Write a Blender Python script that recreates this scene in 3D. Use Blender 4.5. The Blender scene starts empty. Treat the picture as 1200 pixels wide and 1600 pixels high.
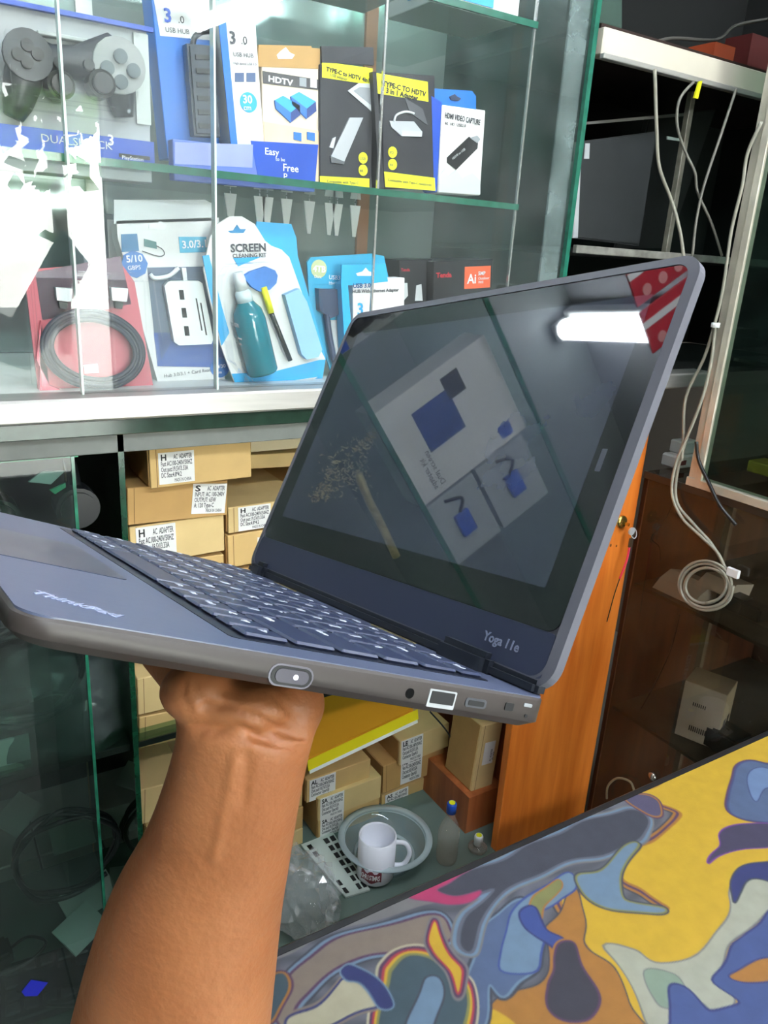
import bpy, bmesh, math, random
import numpy as np
from mathutils import Vector, Matrix, Euler
random.seed(7)
PI = math.pi
SC = bpy.context.scene
COL = SC.collection

# ------------------------------------------------------------------ camera
F = 1205.0
AX = Vector((2000, -280, F)).normalized()
AD = Vector((-230, 3600, F)); AD = (AD - AD.dot(AX) * AX).normalized()
AZ = -AD
AY = AZ.cross(AX)
if AY.z < 0: AY = -AY
CAM = Vector((0, 0, 1.5))
def cam2world(c): return Vector((AX.dot(c), AY.dot(c), AZ.dot(c)))
cr, cdn, cf = cam2world(Vector((1, 0, 0))), cam2world(Vector((0, 1, 0))), cam2world(Vector((0, 0, 1)))
cd = bpy.data.cameras.new('camera'); cam = bpy.data.objects.new('camera', cd); COL.objects.link(cam)
cd.sensor_fit = 'HORIZONTAL'; cd.sensor_width = 36; cd.lens = 36 * F / 1200
cd.clip_start = 0.02; cd.clip_end = 200
cam.matrix_world = Matrix(((cr.x, -cdn.x, -cf.x, CAM.x), (cr.y, -cdn.y, -cf.y, CAM.y), (cr.z, -cdn.z, -cf.z, CAM.z), (0, 0, 0, 1)))
SC.camera = cam

# ------------------------------------------------------------------ sky, exposure
SC.view_settings.view_transform = 'Standard'; SC.view_settings.look = 'None'
SC.view_settings.gamma = 1; SC.view_settings.use_curve_mapping = False
SC.view_settings.exposure = 0.46
W = bpy.data.worlds.new('sky'); SC.world = W; W.use_nodes = True
nt = W.node_tree; nt.nodes.clear()
wo = nt.nodes.new('ShaderNodeOutputWorld'); wb = nt.nodes.new('ShaderNodeBackground')
tc = nt.nodes.new('ShaderNodeTexCoord'); sp = nt.nodes.new('ShaderNodeSeparateXYZ'); rp = nt.nodes.new('ShaderNodeValToRGB')
nt.links.new(tc.outputs['Generated'], sp.inputs[0]); nt.links.new(sp.outputs['Z'], rp.inputs[0])
rp.color_ramp.elements[0].color = (0.95, 0.97, 0.90, 1); rp.color_ramp.elements[1].color = (0.55, 0.75, 1.0, 1)
nt.links.new(rp.outputs[0], wb.inputs[0]); wb.inputs[1].default_value = 26.0
nt.links.new(wb.outputs[0], wo.inputs[0])
SC.cycles.max_bounces = 10; SC.cycles.transparent_max_bounces = 24; SC.cycles.glossy_bounces = 5
SC.cycles.sample_clamp_indirect = 6; SC.cycles.caustics_reflective = False; SC.cycles.caustics_refractive = False
SC.cycles.use_denoising = True

# ------------------------------------------------------------------ pixel rays on real planes (layout only)
def ray(u, v): return cam2world(Vector((u - 600, v - 800, F)))
def onY(u, v, y): r = ray(u, v); return CAM + r * (y / r.y)
def onX(u, v, x): r = ray(u, v); return CAM + r * (x / r.x)
def onZ(u, v, z): r = ray(u, v); return CAM + r * ((z - 1.5) / r.z)
def onPl(u, v, o, n): r = ray(u, v); return CAM + r * (n.dot(o - CAM) / n.dot(r))

# ------------------------------------------------------------------ materials
def lin(c):
    return tuple(((x / 255) / 12.92 if x / 255 <= 0.04045 else ((x / 255 + 0.055) / 1.055) ** 2.4) for x in c[:3]) + (1,)
MATS = {}
def mat(name, rgb, rough=0.5, metal=0.0, spec=0.5, noise=0.0, scale=30, bump=0.0, coat=0.0, ior=1.5, alpha=1.0, emit=0.0, trans=0.0, c2=None, bscale=None, stretch=None):
    if name in MATS: return MATS[name]
    m = bpy.data.materials.new(name); m.use_nodes = True; n = m.node_tree; b = n.nodes['Principled BSDF']
    b.inputs['Base Color'].default_value = lin(rgb); b.inputs['Roughness'].default_value = rough
    b.inputs['Metallic'].default_value = metal; b.inputs['IOR'].default_value = ior
    b.inputs['Specular IOR Level'].default_value = spec; b.inputs['Coat Weight'].default_value = coat
    b.inputs['Coat Roughness'].default_value = 0.03
    b.inputs['Alpha'].default_value = alpha; b.inputs['Transmission Weight'].default_value = trans
    if emit: b.inputs['Emission Color'].default_value = lin(rgb); b.inputs['Emission Strength'].default_value = emit
    if noise or c2 or bump:
        co = n.nodes.new('ShaderNodeTexCoord'); mp = n.nodes.new('ShaderNodeMapping'); n.links.new(co.outputs['Object'], mp.inputs[0])
        if stretch: mp.inputs['Scale'].default_value = stretch
        tx = n.nodes.new('ShaderNodeTexNoise'); tx.inputs['Scale'].default_value = scale; tx.inputs['Detail'].default_value = 5
        n.links.new(mp.outputs[0], tx.inputs[0])
        if noise or c2:
            mx = n.nodes.new('ShaderNodeMix'); mx.data_type = 'RGBA'
            mr = n.nodes.new('ShaderNodeMapRange'); mr.inputs[1].default_value = 0.3; mr.inputs[2].default_value = 0.7
            n.links.new(tx.outputs[0], mr.inputs[0]); n.links.new(mr.outputs[0], mx.inputs[0])
            c = lin(rgb); d = lin(c2) if c2 else tuple(x * (1 - noise) for x in c[:3]) + (1,)
            mx.inputs[6].default_value = c; mx.inputs[7].default_value = d
            n.links.new(mx.outputs[2], b.inputs['Base Color'])
        if bump:
            bp = n.nodes.new('ShaderNodeBump'); bp.inputs['Strength'].default_value = bump; bp.inputs['Distance'].default_value = 0.002
            if bscale:
                t2 = n.nodes.new('ShaderNodeTexNoise'); t2.inputs['Scale'].default_value = bscale; n.links.new(mp.outputs[0], t2.inputs[0]); n.links.new(t2.outputs[0], bp.inputs['Height'])
            else: n.links.new(tx.outputs[0], bp.inputs['Height'])
            n.links.new(bp.outputs[0], b.inputs['Normal'])
    MATS[name] = m; return m
def glass(name, tint=(225, 240, 235), ior=1.5, rough=0.0, haze=0.0, hazec=(200, 220, 215), smear=0.0):
    if name in MATS: return MATS[name]
    m = bpy.data.materials.new(name); m.use_nodes = True; n = m.node_tree; n.nodes.clear()
    out = n.nodes.new('ShaderNodeOutputMaterial'); mx = n.nodes.new('ShaderNodeMixShader'); t = n.nodes.new('ShaderNodeBsdfTransparent')
    g = n.nodes.new('ShaderNodeBsdfGlossy'); fr = n.nodes.new('ShaderNodeFresnel')
    t.inputs[0].default_value = lin(tint); g.inputs['Roughness'].default_value = rough; fr.inputs[0].default_value = ior
    ge = n.nodes.new('ShaderNodeNewGeometry'); sb = n.nodes.new('ShaderNodeMath'); sb.operation = 'SUBTRACT'; sb.inputs[0].default_value = 1.0; ml = n.nodes.new('ShaderNodeMath'); ml.operation = 'MULTIPLY'
    n.links.new(ge.outputs['Backfacing'], sb.inputs[1]); n.links.new(fr.outputs[0], ml.inputs[0]); n.links.new(sb.outputs[0], ml.inputs[1])   # a thin pane: the far side must not reflect totally
    n.links.new(ml.outputs[0], mx.inputs[0]); n.links.new(t.outputs[0], mx.inputs[1]); n.links.new(g.outputs[0], mx.inputs[2])
    last = mx
    if haze:
        d = n.nodes.new('ShaderNodeBsdfDiffuse'); d.inputs[0].default_value = lin(hazec)
        m2 = n.nodes.new('ShaderNodeMixShader'); m2.inputs[0].default_value = haze
        n.links.new(mx.outputs[0], m2.inputs[1]); n.links.new(d.outputs[0], m2.inputs[2]); last = m2
        if smear:
            co = n.nodes.new('ShaderNodeTexCoord'); tx = n.nodes.new('ShaderNodeTexNoise'); tx.inputs['Scale'].default_value = 9; tx.inputs['Detail'].default_value = 8
            mr = n.nodes.new('ShaderNodeMapRange'); mr.inputs[1].default_value = 0.35; mr.inputs[2].default_value = 0.75; mr.inputs[3].default_value = haze * (1 - smear); mr.inputs[4].default_value = haze * (1 + smear)
            n.links.new(co.outputs['Object'], tx.inputs[0]); n.links.new(tx.outputs[0], mr.inputs[0]); n.links.new(mr.outputs[0], m2.inputs[0])
    n.links.new(last.outputs[0], out.inputs[0]); MATS[name] = m; return m

CLEAR = glass('clear_glass', (254, 255, 255), 1.45, 0, 0.018, (230, 238, 240), 0.8)
DUSTY = glass('dusty_glass', (212, 206, 196), 1.5, 0.01, 0.05, (150, 140, 120), 0.9)
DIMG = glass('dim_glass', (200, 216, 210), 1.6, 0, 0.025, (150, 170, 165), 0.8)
SHELFG = glass('shelf_glass', (244, 252, 249), 1.5, 0, 0.03, (170, 210, 200))
PLAST = glass('clear_plastic', (254, 255, 255), 1.30, 0.06, 0.012, (235, 240, 245))
BAG = glass('plastic_bag', (252, 252, 253), 1.8, 0.12, 0.12, (235, 238, 240))
BLUEPL = glass('blue_plastic', (120, 195, 225), 1.45, 0.05, 0.25, (60, 170, 215))
EDGE = mat('glass_edge_green', (40, 110, 90), 0.15, 0, 0.8, 0.35, 60)
EDGEL = mat('glass_edge_bright', (120, 190, 165), 0.12, 0, 0.8, 0.3, 80)
ALU = mat('aluminium', (196, 194, 190), 0.38, 0.55, 0.5, 0.12, 14, stretch=(1, 12, 12))
ALUD = mat('worn_aluminium', (170, 165, 150), 0.4, 0.4, 0.5, 0.45, 40)
WHITE = mat('white_print', (235, 238, 240), 0.45)
PAPER = mat('white_paper', (228, 228, 226), 0.7, noise=0.04)
BLACK = mat('black_print', (24, 25, 28), 0.5)
INK = mat('grey_ink', (70, 72, 78), 0.6)
BLUE = mat('blue_print', (28, 110, 200), 0.4)
DBLUE = mat('deep_blue_print', (32, 82, 190), 0.4, noise=0.25, scale=8)
SKYB = mat('sky_blue_print', (45, 165, 222), 0.4)
YEL = mat('yellow_print', (232, 232, 30), 0.45)
ORG = mat('orange_print', (235, 95, 50), 0.45)
RED = mat('red_print', (200, 45, 60), 0.45, noise=0.2, scale=15)
GREYP = mat('grey_print', (150, 155, 160), 0.5)
LGREY = mat('light_grey_print', (200, 204, 206), 0.5)
DARKP = mat('black_card', (38, 40, 46), 0.4, noise=0.1)
KRAFT = mat('kraft_card', (206, 172, 112), 0.75, noise=0.10, scale=25, bump=0.05)
KRAFT2 = mat('kraft_card_pale', (214, 186, 130), 0.75, noise=0.10, scale=18, bump=0.05)
KRAFT3 = mat('kraft_card_brown', (190, 150, 92), 0.75, noise=0.12, scale=22, bump=0.05)
BLKPL = mat('black_plastic', (26, 28, 31), 0.30, noise=0.2)
BLKGL = mat('glossy_black', (12, 13, 15), 0.08, 0, 0.6)
SILV = mat('silver_plastic', (190, 194, 198), 0.3, 0.3)
CABLEW = mat('white_cable', (150, 147, 134), 0.45)
CABLEB = mat('black_cable', (24, 26, 28), 0.3)
GOLD = mat('brass', (212, 180, 96), 0.2, 0.95)
WOOD = None
def wood(name, a, b, scale=6, rough=0.35, stretch=(8, 8, 0.7)):
    m = mat(name, a, rough, 0, 0.5, c2=b, scale=scale, stretch=stretch); return m
WOOD = wood('orange_wood', (232, 134, 52), (208, 106, 34))
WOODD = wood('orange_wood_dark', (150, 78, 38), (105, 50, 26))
BROWN = wood('brown_board', (84, 58, 44), (58, 42, 34), 5)

# ------------------------------------------------------------------ builders
def link(name, me, m, parent=None, loc=(0, 0, 0), rot=None, M4=None, smooth=False):
    o = bpy.data.objects.new(name, me); COL.objects.link(o)
    if m is not None and hasattr(me, 'materials'): me.materials.append(m)
    if M4 is not None: o.matrix_local = M4
    else:
        o.location = loc
        if rot: o.rotation_euler = rot
    if parent: o.parent = parent
    if smooth:
        for p in me.polygons: p.use_smooth = True
    return o
def tag(o, label=None, cat=None, group=None, kind=None):
    if label: o['label'] = label
    if cat: o['category'] = cat
    if group: o['group'] = group
    if kind: o['kind'] = kind
    return o
def thing(name, label, cat, loc=(0, 0, 0), rot=None, group=None, M4=None):
    o = bpy.data.objects.new(name, None); COL.objects.link(o); o.empty_display_size = 0.02
    if M4 is not None: o.matrix_world = M4
    else:
        o.location = loc
        if rot: o.rotation_euler = rot
    return tag(o, label, cat, group)
def bm_box(bm, x0, x1, y0, y1, z0, z1, bev=0, seg=1):
    vs = [bm.verts.new((x, y, z)) for x in (x0, x1) for y in (y0, y1) for z in (z0, z1)]
    fs = [bm.faces.new([vs[i] for i in q]) for q in ((0, 1, 3, 2), (4, 6, 7, 5), (0, 4, 5, 1), (2, 3, 7, 6), (0, 2, 6, 4), (1, 5, 7, 3))]
    if bev: bmesh.ops.bevel(bm, geom=list({e for f in fs for e in f.edges}), offset=bev, segments=seg, affect='EDGES')
def fin(bm, name):
    bmesh.ops.recalc_face_normals(bm, faces=bm.faces); me = bpy.data.meshes.new(name); bm.to_mesh(me); bm.free(); return me
def box(name, x0, x1, y0, y1, z0, z1, m, parent=None, bev=0, seg=1, **k):
    bm = bmesh.new(); bm_box(bm, min(x0, x1), max(x0, x1), min(y0, y1), max(y0, y1), min(z0, z1), max(z0, z1), bev, seg)
    return link(name, fin(bm, name), m, parent, **k)
def prism(name, pts, y0, y1, m, parent=None, bev=0, **k):
    """outline in x,z extruded along y"""
    bm = bmesh.new(); a = [bm.verts.new((x, y0, z)) for x, z in pts]; b = [bm.verts.new((x, y1, z)) for x, z in pts]; n = len(pts)
    f1 = bm.faces.new(a); f2 = bm.faces.new(b[::-1])
    for i in range(n): bm.faces.new((a[i], b[i], b[(i + 1) % n], a[(i + 1) % n]))
    if bev: bmesh.ops.bevel(bm, geom=list(f1.edges) + list(f2.edges), offset=bev, segments=2, affect='EDGES')
    return link(name, fin(bm, name), m, parent, **k)
def rrect(x0, x1, z0, z1, r, seg=5):
    out = []
    for cx, cz, a in ((x1 - r, z1 - r, 0), (x0 + r, z1 - r, 90), (x0 + r, z0 + r, 180), (x1 - r, z0 + r, 270)):
        for i in range(seg + 1):
            t = math.radians(a + 90 * i / seg); out.append((cx + r * math.cos(t), cz + r * math.sin(t)))
    return out
def circ(cx, cz, r, n=24, rz=None):
    rz = rz or r
    return [(cx + r * math.cos(2 * PI * i / n), cz + rz * math.sin(2 * PI * i / n)) for i in range(n)]
def lathe(name, prof, m, parent=None, n=32, **k):
    bm = bmesh.new(); rings = []
    for r, z in prof:
        rings.append([bm.verts.new((r * math.cos(2 * PI * i / n), r * math.sin(2 * PI * i / n), z)) for i in range(n)] if r > 1e-6 else [bm.verts.new((0, 0, z))])
    for A, B in zip(rings, rings[1:]):
        for i in range(n):
            j = (i + 1) % n
            if len(A) == 1 and len(B) == 1: continue
            if len(A) == 1: bm.faces.new((A[0], B[i], B[j]))
            elif len(B) == 1: bm.faces.new((A[i], A[j], B[0]))
            else: bm.faces.new((A[i], A[j], B[j], B[i]))
    k.setdefault('smooth', True)
    return link(name, fin(bm, name), m, parent, **k)
def spline(pts, cyc=False, k=6):
    P = [Vector(p) for p in pts]; n = len(P)
    if n < 3: return P
    out = []
    for i in range(n if cyc else n - 1):
        g = (lambda j: P[j % n]) if cyc else (lambda j: P[max(0, min(n - 1, j))])
        p0, p1, p2, p3 = g(i - 1), g(i), g(i + 1), g(i + 2)
        for s in range(k):
            t = s / k; out.append(0.5 * ((2 * p1) + (p2 - p0) * t + (2 * p0 - 5 * p1 + 4 * p2 - p3) * t * t + (3 * p1 - p0 - 3 * p2 + p3) * t ** 3))
    if not cyc: out.append(P[-1])
    return out
def sweep(bm, pts, r, n=7, cyc=False):
    """round rod along the points; r a number or one per point"""
    m = len(pts); rs = r if isinstance(r, (list, tuple)) else [r] * m
    T = [((pts[(i + 1) % m] if cyc or i < m - 1 else pts[i]) - (pts[i - 1] if cyc or i > 0 else pts[i])).normalized() for i in range(m)]
    N = T[0].orthogonal().normalized(); rings = []
    for i in range(m):
        N = (N - N.dot(T[i]) * T[i]).normalized(); B = T[i].cross(N)
        rings.append([bm.verts.new(pts[i] + rs[i] * (math.cos(2 * PI * j / n) * N + math.sin(2 * PI * j / n) * B)) for j in range(n)])
    for i in range(m if cyc else m - 1):
        A, C = rings[i], rings[(i + 1) % m]
        for j in range(n): bm.faces.new((A[j], A[(j + 1) % n], C[(j + 1) % n], C[j]))
    if not cyc: bm.faces.new(rings[0][::-1]); bm.faces.new(rings[-1])
def tube(name, pts, r, m, parent=None, cyc=False, k=6, n=7, **kw):
    bm = bmesh.new(); sweep(bm, spline(pts, cyc, k), r, n, cyc)
    return link(name, fin(bm, name), m, parent, smooth=True, **kw)
def text(s, size, m, parent, M4, align='LEFT', bold=0.0, name='lettering', sx=1.0, line=1.0, fit=None):
    cu = bpy.data.curves.new(name, 'FONT'); cu.body = s; cu.size = size; cu.align_x = align; cu.align_y = 'TOP_BASELINE'
    cu.extrude = 0.00012; cu.offset = bold * size; cu.resolution_u = 2; cu.space_line = line
    t = bpy.data.objects.new(name, cu); me = bpy.data.meshes.new_from_object(t); bpy.data.objects.remove(t); bpy.data.curves.remove(cu)
    me.materials.clear(); me.name = name
    if fit and len(me.vertices): sx = fit / max(1e-6, max(v.co.x for v in me.vertices))
    return link(name, me, m, parent, M4=M4 @ Matrix.Diagonal((sx, 1, 1, 1)))
RX90 = Matrix.Rotation(PI / 2, 4, 'X')          # text standing up, facing -y

# ---- packages: a front plane facing -y fitted to three corners; prints are given by the corners seen in the photo
class Pack:
    def __init__(s, name, label, cat, bl, br, tl, Y, group=None):
        a, b, c = onY(*bl, Y), onY(*br, Y), onY(*tl, Y)
        s.Y = Y; s.o = a; d = b - a; s.W = d.length; s.H = (c - a).length
        r1 = math.atan2(d.z, d.x); r2 = math.atan2(-(c.x - a.x), c.z - a.z)
        s.roll = (r1 + r2) / 2 if abs(r1 - r2) < 0.25 else r1
        s.M = Matrix.Translation(a) @ Matrix.Rotation(-s.roll, 4, 'Y'); s.inv = s.M.inverted()
        s.root = thing(name, label, cat, group=group, M4=s.M)
    def l(s, u, v, y=0.0):
        p = s.inv @ onY(u, v, s.Y + y); return (p.x, p.z)
    def carton(s, D, m, name='carton', bev=0.001, x1=None, z1=None):
        return box(name, 0, x1 or s.W, 0, D, 0, z1 or s.H, m, s.root, bev)
    def rect(s, name, a, b, m, y=0.0004, par=None, y1=0.001):
        x0, z0 = s.l(*a); x1, z1 = s.l(*b)
        return prism(name, [(min(x0, x1), min(z0, z1)), (max(x0, x1), min(z0, z1)), (max(x0, x1), max(z0, z1)), (min(x0, x1), max(z0, z1))], -y, y1, m, par or s.root)
    def poly(s, name, pts, m, y=0.0006, y1=0.001, par=None):
        return prism(name, [s.l(*p) for p in pts], -y, y1, m, par or s.root)
    def fr(s, name, x0, x1, z0, z1, m, y=0.0004, y1=0.001):      # by fractions of width and height
        return prism(name, [(x0 * s.W, z0 * s.H), (x1 * s.W, z0 * s.H), (x1 * s.W, z1 * s.H), (x0 * s.W, z1 * s.H)], -y, y1, m, s.root)
    def t(s, st, uv, hpx, m, y=0.0012, align='LEFT', bold=0, sx=1.0, rot=0, line=1.0):
        x, z = s.l(*uv); k = (onY(uv[0], uv[1] - 10, s.Y) - onY(uv[0], uv[1], s.Y)).length / 10
        return text(st, hpx * k * 1.38, m, s.root, Matrix.Translation((x, -y, z)) @ Matrix.Rotation(-rot, 4, 'Y') @ RX90, align, bold, sx=sx, line=line)
    def rod(s, name, a, b, r, m, y=0.004):
        p, q = s.l(*a), s.l(*b); return tube(name, [(p[0], -y, p[1]), (q[0], -y, q[1])], r, m, s.root)
    def curve(s, name, pts, r, m, y=0.004, cyc=False):
        return tube(name, [(s.l(*p)[0], -y, s.l(*p)[1]) for p in pts], r, m, s.root, cyc=cyc)

# ================================================================== the room
def struct(o): o['kind'] = 'structure'; return o
WALL = mat('wall_paint', (170, 168, 160), 0.8, noise=0.06, scale=4)
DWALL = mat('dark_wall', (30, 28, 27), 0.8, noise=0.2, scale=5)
fl = struct(box('floor', -2.5, 2.6, -3, 2.1, -0.06, -0.006, mat('grout', (120, 120, 115), 0.8)))
TILE = mat('floor_tile', (196, 204, 200), 0.25, noise=0.08, scale=12)
tme = None
for i in range(6):
    for j in range(5):
        x, y = -0.75 + i * 0.302, 0.55 + j * 0.302
        if tme is None:
            t0 = box('tile', 0, 0.298, 0, 0.298, -0.007, 0, TILE, fl, 0.002, loc=(x, y, 0)); tme = t0.data
        else: link('tile', tme, None, fl, loc=(x, y, 0))
struct(box('ceiling', -2.5, 2.6, -3, 2.1, 2.6, 2.66, mat('ceiling_paint', (205, 203, 198), 0.85)))
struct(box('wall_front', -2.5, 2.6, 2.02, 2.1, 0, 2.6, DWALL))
struct(box('wall_left', -2.58, -2.5, -3, 2.1, 0, 2.6, WALL))
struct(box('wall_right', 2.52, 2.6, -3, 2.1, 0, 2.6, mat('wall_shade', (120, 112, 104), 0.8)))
bm = bmesh.new()
OX0, OX1, OZ0, OZ1 = 0.25, 1.15, 0.0, 2.25
for q in ((-2.58, OX0, 0, 2.6), (OX1, 2.6, 0, 2.6), (OX0, OX1, OZ1, 2.6)): bm_box(bm, q[0], q[1], -3.08, -3.0, q[2], q[3])
struct(link('wall_back', fin(bm, 'wall_back'), WALL))
fr = struct(box('door_1', OX0 - 0.04, OX0, -3.09, -2.98, 0, 2.29, ALU)); box('door_frame', OX1, OX1 + 0.04, -3.09, -2.98, 0, 2.29, ALU, fr); box('door_frame', OX0 - 0.04, OX1 + 0.04, -3.09, -2.98, 2.25, 2.29, ALU, fr)
for i, (x, y, h_) in enumerate(((-0.6, -8.0, 3.4), (1.9, -9.0, 4.2), (5.6, -8.5, 3.0))):
    rd = random.Random(40 + i); t_ = thing('tree', ('small leafy tree across the street, left', 'tall leafy tree across the street', 'low leafy tree across the street, right')[i], 'tree', (x, y, 0))
    tube('trunk', [(0, 0, 0), (0.05, 0, h_ * .4), (0, 0, h_ * .7)], 0.09, BROWN, t_)
    bm = bmesh.new()
    for k in range(260):
        c0 = Vector((rd.gauss(0, .6), rd.gauss(0, .6), h_ * .75 + rd.gauss(0, .6))); a = Vector((rd.gauss(0, 1), rd.gauss(0, 1), rd.gauss(0, 1))).normalized() * .16; b = a.orthogonal().normalized() * .12
        vs = [bm.verts.new(c0 + q) for q in (a, b, -a, -b)]; bm.faces.new(vs)
    link('crown', fin(bm, 'crown'), mat('leaf_green', (96, 128, 60), 0.6, noise=0.4, scale=3), t_)
struct(box('street', -12, 12, -16, -3.1, -0.12, -0.02, mat('pale_ground', (190, 180, 160), 0.8)))

def tube_lamp(label, p, q, E, wide=0.045, body=True):
    p, q = Vector(p), Vector(q); d = (q - p); L = d.length
    M4 = Matrix.Translation(p) @ d.to_track_quat('X', 'Z').to_matrix().to_4x4()
    r = thing('tube_lamp', label, 'lamp', M4=M4)
    box('housing', -0.02, L + 0.02, -wide * 0.7, wide * 0.7, 0.022, 0.05, mat('lamp_housing', (225, 225, 222), 0.4), r, 0.003)
    for x in (-0.02, L): box('end_cap', x, x + 0.02, -wide * 0.45, wide * 0.45, -0.02, 0.024, mat('lamp_housing', (225, 225, 222), 0.4), r, 0.002)
    m = mat('tube_light_%d' % E, (240, 248, 255), 0.5, emit=E)
    bm = bmesh.new(); bmesh.ops.create_cone(bm, cap_ends=True, segments=16, radius1=wide / 2, radius2=wide / 2, depth=L, matrix=Matrix.Translation((L / 2, 0, 0)) @ Matrix.Rotation(PI / 2, 4, 'Y'))
    return link('tube', fin(bm, 'tube'), m, r, smooth=False)
tube_lamp('white fluorescent tube on the ceiling towards the doorway', (1.50, -2.36, 2.545), (1.66, -0.95, 2.545), 38, 0.07)
tube_lamp('added ceiling light that brightens the right hand cases', (1.95, -0.9, 2.545), (1.95, 0.6, 2.545), 38, 0.05)  # added lamp, lights the inside of the brown case
tube_lamp('thin added fill light along the front top inside the glass case', (0.12, 1.05, 2.13), (0.94, 1.05, 2.17), 10, 0.02)  # added strip, brightens the packages behind the glass
tube_lamp('white fluorescent tube on the ceiling over the aisle', (0.1, 0.35, 2.545), (1.3, 0.35, 2.545), 50, 0.05)
tube_lamp('added ceiling light behind the counter that fills the lower cabinet', (-0.4, -1.0, 2.545), (1.2, -1.0, 2.545), 75, 0.06)  # added lamp, reaches the boxes below the divider shelf
tube_lamp('short bright fluorescent tube inside the top of the display case', (-0.214, 1.365, 2.180), (-0.196, 1.035, 2.180), 45, 0.045)

# ================================================================== display cabinet (front glass at y = 1)
FY = 1.0
cab = thing('display_cabinet', 'long glass display cabinet with a metal ledge and orange wooden door', 'cabinet', (0, 1.2, 0))
def cb(name, x0, x1, y0, y1, z0, z1, m, bev=0.0, **k):
    return box(name, x0, x1, y0 - 1.2, y1 - 1.2, z0, z1, m, cab, bev, **k)
XL = -1.1
cb('metal_ledge', XL, 1.40, 0.975, 1.03, 1.283, 1.312, ALU, 0.003)
cb('glass_counter_slab', XL, 1.24, 0.985, 1.40, 1.262, 1.282, mat('thick_dark_glass', (38, 62, 50), 0.12, noise=0.4, scale=50), 0.001)
cb('under_ledge_strip', XL, 1.24, 1.0, 1.02, 1.235, 1.262, mat('grey_strip', (118, 122, 118), 0.5, noise=0.2), 0.001)
cb('case_floor', XL, 0.975, 1.03, 1.40, 1.295, 1.311, mat('case_floor_white', (215, 218, 216), 0.3), 0.001)
cb('glass_pane', XL, 0.363, 1.000, 1.004, 1.312, 2.235, CLEAR)
cb('glass_pane', 0.190, 0.972, 1.008, 1.012, 1.312, 2.235, CLEAR)
for x in (0.363, 0.190): cb('pane_edge', x - 0.0012, x + 0.0012, 0.9995, 1.0125, 1.312, 2.235, mat('polished_edge', (215, 235, 228), 0.1, 0, 1.0))
cb('end_glass', 0.970, 0.976, 1.006, 1.395, 1.312, 2.235, glass('end_glass', (190, 215, 205), 1.5, 0, 0.22, (150, 175, 170), 0.6))
cb('pane_edge', 0.969, 0.978, 0.998, 1.006, 1.312, 2.235, EDGE)
cb('mirror_strip', 0.930, 0.969, 1.012, 1.016, 1.312, 2.235, glass('mirror_strip', (200, 215, 212), 1.6, 0.05, 0.35, (165, 180, 180), 0.5))
for nm, z in (('glass_shelf', 1.578), ('glass_shelf', 1.832)):
    cb(nm, XL, 0.872, 1.022, 1.385, z, z + 0.007, SHELFG)
    cb('shelf_edge', XL, 0.874, 1.0185, 1.0225, z - 0.0005, z + 0.0085, EDGE)
for x in (0.612, 0.872):
    cb('shelf_support', x - 0.0015, x + 0.0015, 1.022, 1.026, 1.312, 2.235, mat('steel_strip', (225, 228, 228), 0.15, 0.8))
for x in (0.30, 0.80): cb('back_upright', x - 0.012, x + 0.012, 1.385, 1.40, 1.312, 2.235, mat('back_upright', (150, 105, 75), 0.5) if x > 0.5 else ALU)
cb('back_sheet', XL, 0.10, 1.392, 1.398, 1.312, 2.235, mat('back_sheet', (105, 112, 112), 0.6)); cb('back_glass', 0.10, 0.97, 1.392, 1.398, 1.312, 2.235, mat('back_mirror', (168, 184, 180), 0.10, 0.6, noise=0.3, scale=4))  # matte back_sheet put in so the short tube is not mirrored behind itself
cb('case_top', XL, 0.98, 0.99, 1.42, 2.235, 2.255, mat('case_top_grey', (120, 122, 126), 0.7))
# lower half
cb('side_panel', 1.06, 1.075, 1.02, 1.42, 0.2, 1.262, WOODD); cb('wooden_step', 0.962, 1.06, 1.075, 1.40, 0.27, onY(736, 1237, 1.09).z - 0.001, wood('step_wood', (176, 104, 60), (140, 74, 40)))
cb('back_panel', 0.23, 1.06, 1.42, 1.43, 0.2, 1.262, mat('back_board', (150, 122, 84), 0.7, noise=0.15))
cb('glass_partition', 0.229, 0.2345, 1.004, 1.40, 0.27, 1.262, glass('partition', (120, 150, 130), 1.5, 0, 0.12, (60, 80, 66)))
cb('partition_edge', 0.228, 0.2355, 1.0, 1.004, 0.27, 1.262, mat('partition_edge', (22, 70, 48), 0.12, 0, 0.8, noise=0.6, scale=40))
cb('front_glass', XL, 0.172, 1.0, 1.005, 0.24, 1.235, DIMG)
cb('pane_edge', 0.170, 0.174, 0.9985, 1.0055, 0.24, 1.235, mat('partition_bright', (45, 130, 100), 0.12, 0, 0.8, noise=0.7, scale=30))
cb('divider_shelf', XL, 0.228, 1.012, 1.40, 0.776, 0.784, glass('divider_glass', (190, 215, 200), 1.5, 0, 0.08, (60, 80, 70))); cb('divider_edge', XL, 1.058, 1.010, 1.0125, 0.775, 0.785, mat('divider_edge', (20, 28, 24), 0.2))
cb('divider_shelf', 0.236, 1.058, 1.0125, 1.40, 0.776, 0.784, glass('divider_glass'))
cb('bottom_shelf', XL, 1.058, 1.0, 1.40, 0.262, 0.27, mat('bottom_glass', (100, 118, 112), 0.08, 0, 0.7))
cb('plinth', XL, 1.25, 1.03, 1.40, 0.0, 0.10, BLKPL)
cb('bracket', 0.60, 0.615, 1.04, 1.05, 0.30, 0.60, ALU) if False else None
dr = cb('door', 0.988, 1.258, 0.998, 1.018, 0.10, 1.262, WOOD, 0.0015)
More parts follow.
